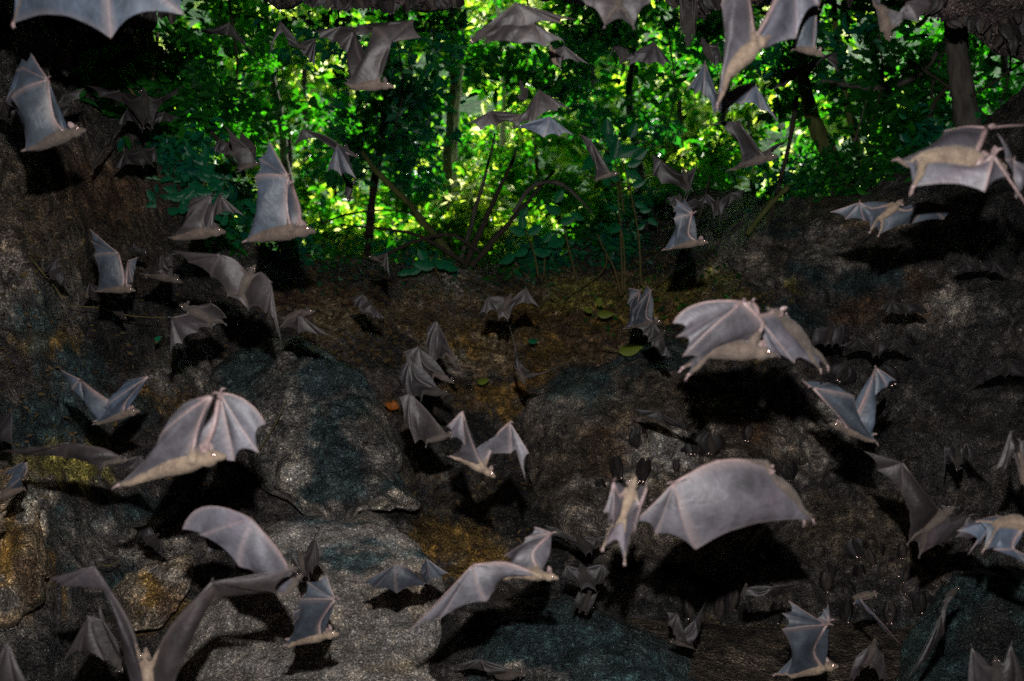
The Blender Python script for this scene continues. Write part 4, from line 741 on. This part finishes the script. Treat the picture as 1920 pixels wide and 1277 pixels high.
# --- lower
bat(2.11,(566,1075),(535,1118),W((470,972),(342,992),(372,1002),(448,1062),(520,1110),(520,1030),(5,3),None,(385,948)),None,'pale','large grey bat whose wing arches up and over to the left',fur='brown')
bat(2.28,(440,1062),(470,1075),W((420,985),(375,998),(390,1035),(430,1040),z=(0,-2)),None,'blue','small blue wing patch tucked under the arching grey wing',fur='dark')
bat(1.94,(272,1215),(284,1310),W((175,1062),(92,1085),(112,1100),(208,1108),(255,1300),(240,1165),(6,4)),W((398,1092),(565,1062),(520,1110),(400,1122),(315,1300),(322,1175),(3,-4)),'brown','near bat with raised V wings cut by the bottom left edge',0,'pale',fat=.85)
bat(2.28,(230,1262),(205,1215),W((168,1155),(118,1243),(150,1222),(196,1240),(225,1245),(200,1175),(3,3)),W((190,1160),(246,1240),(225,1235),z=(2,2)),'brown','bell-shaped spread wing at the lower left behind the V-winged bat',fur='dark')
bat(1.99,(20,1330),(-20,1290),W((15,1205),(55,1290),(30,1290),(-10,1290),z=(0,0)),None,'brown','round blurred wing in the bottom left corner')
bat(3.00,(778,1070),(795,1092),W((740,1058),(676,1094),(698,1106),(744,1113),(795,1098),(765,1065),(3,3)),W((800,1048),(843,1076),(828,1086),(808,1090),z=(4,4)),'blue','grey umbrella-winged bat gliding over the pale slab',fur='dark')
bat(3.10,(560,1028),(570,1075),W((592,1005),(608,1040),(598,1062),(585,1078),z=(2,2)),W((548,1035),(545,1058),z=(0,0)),'brown','small brown bat with a pointed upright wing beside the pale slab')
bat(2.50,(636,1186),(545,1206),W((628,1124),(612,1076),(575,1090),(560,1124),(536,1208),(600,1165),(5,3)),W((590,1130),(560,1120),(548,1150),(548,1170),(540,1200),z=(-4,-4)),'blue','crisp blue-grey bat over the pale slab, wing bent like an L',1,'pale')
bat(2.17,(1048,1082),(950,1078),W((886,1060),(764,1186),(822,1162),(912,1128),(938,1082),(948,1056),(5,4)),W((1034,1000),(1002,988),(985,1008),(945,1042),(945,1070),(998,1038),(-6,-6)),'pale','pink-nosed bat with one wing swept down left and one up',1,'pale',fat=.9)
bat(4.00,(1078,1000),(1104,1030),W((1045,990),(1018,984),(1035,1005),(1065,1012),(1100,1040)),W((1120,1008),(1148,1003),(1135,1015),(1120,1022),(1108,1040)),'dark','dark bat with two shining eyes right of the pink-nosed bat',up=(0,-1,0))
bat(3.40,(1088,1055),(1100,1092),W((1062,1060),(1052,1082),(1068,1088),(1085,1095),(1092,1106)),W((1130,1058),(1145,1075),(1130,1092),(1115,1100),(1115,1108)),'dark','dark bat with dangling feet left of the great black shadow')
bat(3.60,(1108,1105),(1095,1140),W((1120,1112),(1085,1152),(1095,1145)),W((1085,1110),(1078,1148)),'dark','folded bluish black bat directly below the dangling-footed bat')
bat(3.10,(1400,1092),(1392,1118),W((1450,1100),(1548,1078),(1510,1092),(1460,1108),(1400,1122),z=(2,0)),None,'dark','dark bat with a pale-edged arm reaching right under the black shadow')
bat(3.60,(1254,1202),(1292,1212),W((1270,1150),(1250,1148),(1252,1170),(1262,1190)),W((1305,1160),(1322,1130),(1318,1150),(1312,1185),z=(-4,-6)),'brown','small bat facing left with a shining eye near the bottom',1)
bat(2.60,(1572,1246),(1480,1266),W((1550,1172),(1478,1126),(1466,1150),(1466,1180),(1474,1262),(1524,1218),(5,3)),W((1555,1165),(1552,1132),z=(-5,-8)),'blue','bright blue-grey bat with a square raised wing at lower right',1,'pale')
bat(2.90,(1648,1112),(1600,1120),W((1612,1122),(1692,1212),(1660,1180),(1630,1150),(1602,1128),z=(4,4)),None,'blue','bat with two glowing eyes and a long blue wing hanging down right',0,'blue')
bat(3.10,(1642,1196),(1628,1240),W((1605,1232),(1598,1280),(1612,1268)),W((1655,1225),(1664,1280)),'brown','small bat with two bright eyes below the long blue wing',fur='brown',up=(0,-1,0))
bat(2.80,(1800,1100),(1772,1118),W((1765,1150),(1698,1280),(1735,1240),(1770,1190),z=(2,3)),None,'dark','long dark sickle wing curving down at lower right')
bat(2.34,(1868,1230),(1868,1300),W((1822,1215),(1812,1300),(1835,1300)),W((1895,1210),(1930,1290),(1905,1300)),'brown','grey rounded wings rising from the bottom right corner',fur='dark')
bat(2.60,(1790,948),(1728,1000),W((1692,868),(1620,846),(1645,882),(1692,930),(1706,1020),(1745,940),(4,2)),W((1815,968),(1860,1015),(1825,1020),(1790,1008),(1722,1038),z=(-3,-4)),'brown','brown bat with a scalloped wing reaching up left at right')
bat(2.11,(1945,980),(1862,985),W((1900,1030),(1990,1075),(1930,1060),(1862,1030),(1842,1028),z=(4,4)),W((1868,968),(1815,1040),(1835,1020),z=(-5,-6)),'blue','yellow-bellied bat with a blue underwing at the right edge',0,'pale',fat=1.3)
bat(2.34,(1935,930),(1908,850),W((1895,808),(1868,880),(1880,890),(1892,870),z=(3,3)),W((1940,820),(1990,880)),'brown','grey bat half cut by the right edge above the yellow-bellied bat',fur='blue')
bat(3.50,(1795,885),(1795,840),W((1812,830),(1862,885),(1840,870),(1815,865)),W((1775,850),(1768,905)),'dark','dim bat with a straight dark wing stripe on the right rocks')
bat(3.50,(985,1262),(930,1270),W((900,1235),(850,1248),(870,1255),(905,1258)),None,'brown','dim pinkish bat low on the dark teal rock')
bat(3.5,(1500,150),(1525,120),W((1475,130),(1448,172),(1470,165),(1490,150),z=(0,-2)),W((1545,105),(1572,135),z=(0,0)),'dark','dark bat silhouette in the shade right of the backlit ribbed wings')
bat(3.6,(1262,388),(1290,398),W((1275,365),(1250,372),(1255,385),(1262,398)),W((1300,372),(1318,396),z=(-2,-4)),'dark','dim bat just above the sharp blue-grey bat')
bat(3.8,(436,262),(420,285),W((412,262),(398,282),(404,288),(412,292)),W((440,272),(452,292)),'dark','small dim bat before the leaves left of the grey bat with bunched fingers')
bat(3.6,(1250,620),(1225,640),W((1228,605),(1195,615),(1205,628),(1215,640)),W((1248,650),(1262,672),z=(-2,-2)),'dark','dim bat left of the big red-eyed bat')
bat(4.2,(1690,560),(1700,585),W((1672,562),(1648,580),(1660,586),(1680,588)),W((1715,566),(1742,585)),'dark','faint dark bat on the right rocks above the frontal thin-winged bat')
bat(4.1,(120,500),(95,515),W((105,488),(78,498),(85,510),(95,520)),W((120,520),(135,540),z=(-2,-2)),'dark','faint dark bat on the left wall beside the blue jagged-winged bat')
bat(4.3,(700,560),(680,580),W((682,552),(655,560),(665,575),(678,585)),W((705,580),(722,598),z=(-2,-2)),'dark','faint bat over the brown ledge left of centre')
bat(3.7,(300,1000),(275,1015),W((280,985),(250,990),(260,1005),(272,1018)),W((300,1015),(318,1040),z=(-2,-2)),'dark','dim bat over the shadow left of the arching grey wing')
bat(3.4,(95,205),(130,195),W((118,178),(160,165),(150,185),(138,195),z=(0,-2)),W((110,215),(95,235),z=(2,2)),'dark','dim bat between the blue-grey bat and the V-winged bat')
bat(3.6,(1600,770),(1625,790),W((1645,760),(1668,735),(1660,765),(1650,785),z=(-2,-3)),W((1610,800),(1600,820)),'dark','dim bat tucked behind the blue-winged diving bat')
# --- bats clinging to the rock and roosting under the lip: one of each kind, then copies
def copy_tree(o, parent=None, skip=()):
    c = o.copy(); C.objects.link(c); c.parent = parent
    for ch in o.children:
        if ch.name.split('.')[0] not in skip: copy_tree(ch, c, skip)
    return c
def roost(tone, seed, spread, label, loc):
    r0 = np.random.default_rng(seed); root = empty('roosting_bat', loc); tag(root, label, 'bat', 'bats roosting on the rock')
    L = .115; pr = [(0,.025),(.1,.11),(.3,.17),(.5,.175),(.65,.14),(.73,.11),(.82,.12),(.9,.085),(.97,.05),(1,.02)]
    V, Fc = tube([(0.01 * math.sin(t_ * 4 + seed), .02 * math.sin(t_ * 3) * -1, -t_ * L) for t_, _ in pr], [r_ * L for _, r_ in pr], 14); mesh('body', np.array([tuple(v) for v in V]), Fc, FUR[tone], root)
    for s in (-1, 1):
        q = []; n_, m_ = 9, 8     # folded wing wrapped round the side, held a little open
        for j in range(n_):
            v = j / (n_ - 1)
            for i in range(m_):
                u = i / (m_ - 1); a = R(20 + (150 - 60 * spread) * u); rr = L * (.21 + .05 * math.sin(u * 9 + seed) + spread * .35 * u) * (.55 + .8 * math.sin(math.pi * min(1, v * .85 + .12)))
                q.append((s * rr * math.sin(a), -.012 - rr * math.cos(a) * (.75 - spread * .5), -L * (v * (1.0 - .12 * abs(math.sin(u * 9))) - .04)))
        mesh('wing', np.array(q), grid_faces(n_, m_), WING[tone], root, fattr=[.6 if k % m_ in (0, 4, 7) else 0 for k in range(len(q))])
        q = [(s * .012 + s * .010 * math.sin(math.pi * v) * u, -.008 - .004 * (1 - u * u), -L * .84 - .022 * v) for v in np.linspace(0, 1, 6) for u in np.linspace(-1, 1, 5)]
        mesh('ear', np.array(q), grid_faces(6, 5), SKIN_D, root)
        ec = np.array((s * .0085, -.021, -L * .88)); er = .0068
        v_, f_ = tube([tuple(ec + np.array((0, -1, 0)) * .4 * er * math.cos(a)) for a in np.linspace(math.pi, 0, 6)], [max(.0001, er * math.sin(a)) for a in np.linspace(math.pi, 0, 6)], 8); mesh('eye', np.array([tuple(x) for x in v_]), f_, EYEM, root)
        v_, f_ = tube([(s * .01, 0, -.005), (s * .012, .004, .012), (s * .012, .012, .022)], [.006, .004, .002], 6); mesh('foot', np.array([tuple(x) for x in v_]), f_, SKIN_D, root)
    return root
dg = bpy.context.evaluated_depsgraph_get()
def hit(x, y):
    o_ = Vector((0, 0, EYE)); dv = (P(x, y, 1) - o_).normalized(); st = o_
    ok, l, n_, i, ob, mt = S.ray_cast(dg, st, dv)
    k = 0
    while ok and ob.get('kind') != 'structure' and ob.get('category') != 'boulder' and k < 60:
        st = l + dv * .004; ok, l, n_, i, ob, mt = S.ray_cast(dg, st, dv); k += 1
    return (l, n_) if ok else (P(x, y, 5), Vector((0, -1, 0)))
PRO = {}
def put(x, y, px, tone, spread, rot, label, off=.03):
    tone = random.choice(['dark', 'dark', 'brown'])
    key = (tone, spread)
    l, n_ = hit(x, y); d = l.y; p = l - (l - Vector((0, 0, EYE))).normalized() * off
    if key not in PRO: r = PRO[key] = roost(tone, 3 + 5 * len(PRO), spread, label, tuple(p))
    else: r = copy_tree(PRO[key]); r['label'] = label
    s = px / F * d / .115; r.location = p; r.scale = (s, s, s); r.rotation_euler = (R(random.uniform(-12, 12)), R(rot), R(random.uniform(-25, 25))); return r
random.seed(11)
for a in [(1197,805,42,'dark',.5,5,'dark clinging bat with one cupped wing on the pale patch of the broad boulder'),(1152,858,44,'dark',0,-12,'dark clinging bat low on the left side of the broad boulder'),
 (1210,862,46,'dark',0,14,'dark clinging bat beside the raised thumb of the large pale bat'),(1268,862,26,'dark',0,0,'smallest clinging bat on the broad boulder'),(1300,812,44,'dark',1,0,'clinging bat with both wings half open on the broad boulder'),
 (1335,815,40,'dark',1,8,'clinging bat with ragged wings right of the half-open one'),(1376,798,32,'dark',0,0,'left one of two small bats hanging side by side on the boulder'),(1402,798,32,'dark',0,5,'right one of two small bats hanging side by side on the boulder'),
 (1465,745,40,'dark',.5,0,'ragged clinging bat at the edge of the great shadow'),(1122,900,34,'dark',0,-20,'clinging bat hidden in rusty rock left of the pale patch'),(1478,868,36,'dark',.5,0,'clinging bat above the outstretched pale wing')]: put(*a)
k = 0
wall_spots = [(1548,628),(1590,690),(1620,700),(1655,690),(1690,640),(1600,1010),(1625,1030),(1650,1015),(1675,1045),(1700,1065),(1725,1040),(1610,1060),(1585,1090),(1640,1080),(1670,1090),(1745,1075),(1760,1050),(1735,1110),(1655,1055),(1690,1020),(1560,1060),(1780,1030),(1715,1090)]
for x, y in wall_spots:
    put(x, y, random.uniform(30, 42), 'dark', random.choice([0, .5, 1]), random.uniform(-35, 35), 'dark roosting bat huddled on the right-hand rocks ' + ('near the big red-eyed bat' if y < 800 else 'at the left side of the crowd' if x < 1640 else 'in the middle of the crowd' if x < 1705 else 'at the right side of the crowd'))
eyes_at = [(1363,1128,'topmost shining-eyed bat in the dark hollow at lower right'),(1378,1137,'shining-eyed bat just right of the topmost one'),(1349,1146,'leftmost shining-eyed bat in the dark hollow'),(1363,1148,'shining-eyed bat in the middle of the dark hollow'),(1351,1158,'lowest shining-eyed bat on the left of the hollow'),
 (1398,1166,'bat with two bright eyes right above the mossy scraps'),(1459,1165,'bat with bright eyes left of the bright blue-grey bat'),(1586,1161,'bat with bright eyes right of the bright blue-grey bat'),(1668,1163,'bat with reddish eyes behind the long blue wing'),(1723,1146,'bat with one bright eye below the roosting crowd'),(1547,1105,'dim-eyed bat under the pale-edged arm'),(1288,1154,'bat with a faint eye above the left-facing small bat'),(1306,1190,'bat with a faint eye right of the left-facing small bat')]
for x, y, lab in eyes_at: put(x, y - 34, 42, 'dark', 0, random.uniform(-6, 6), lab, off=.16)
lip = [(x, y) for x, y in [(232,20),(262,34),(290,46),(318,40),(335,18),(560,4),(590,2),(622,8),(650,14),(676,18),(700,8),(735,10),(770,16),(800,18),(826,10),(850,4),(1255,8),(1285,20),(1310,14),(1340,6),(1745,12),(1775,24),(1800,44),(1826,60),(1850,72),(1880,66),(1905,78),(1790,10),(1830,28),(1865,36),(1900,44),(1925,60),(1918,20),(1815,8),(1850,5),(1885,12),(1600,2),(1940,85),(1870,88),(1895,90),(60,105),(95,110),(120,125),(80,130)]]
lip += [(x + random.uniform(-14, 14), y - random.uniform(2, 26)) for x, y in lip]
for x, y in lip:
    p = P(x + random.uniform(-6, 6), y - 20, random.uniform(4.0, 4.3)); r = copy_tree(random.choice([k for k in PRO.values()]), skip=('eye',))
    s = random.uniform(.6, .9); r.location = p; r.scale = (s, s, s); r.rotation_euler = (R(random.uniform(-15, 15)), R(random.uniform(-30, 30)), R(random.uniform(-50, 50)))
    if x > 1700: lab = 'dark roosting bat in the ' + ('lower fringe' if y > 45 else 'upper part') + ' of the ceiling cluster ' + ('above the thick grey trunk' if x < 1810 else 'left of the corner' if x < 1875 else 'at the top right corner')
    elif x > 1200: lab = 'dark roosting bat hanging by the cream-bellied bat at the top edge'
    elif x > 500: lab = 'dark roosting bat hanging from the ceiling edge ' + ('left of the pink-bellied bat' if x < 640 else 'above the pink-bellied bat' if x < 745 else 'left of the two-tiered bat')
    else: lab = 'dark roosting bat ' + ('right of the tip of the huge wing' if x > 200 else 'in the shadow below the huge wing')
    r['label'] = lab; r['group'] = 'bats roosting under the ceiling'
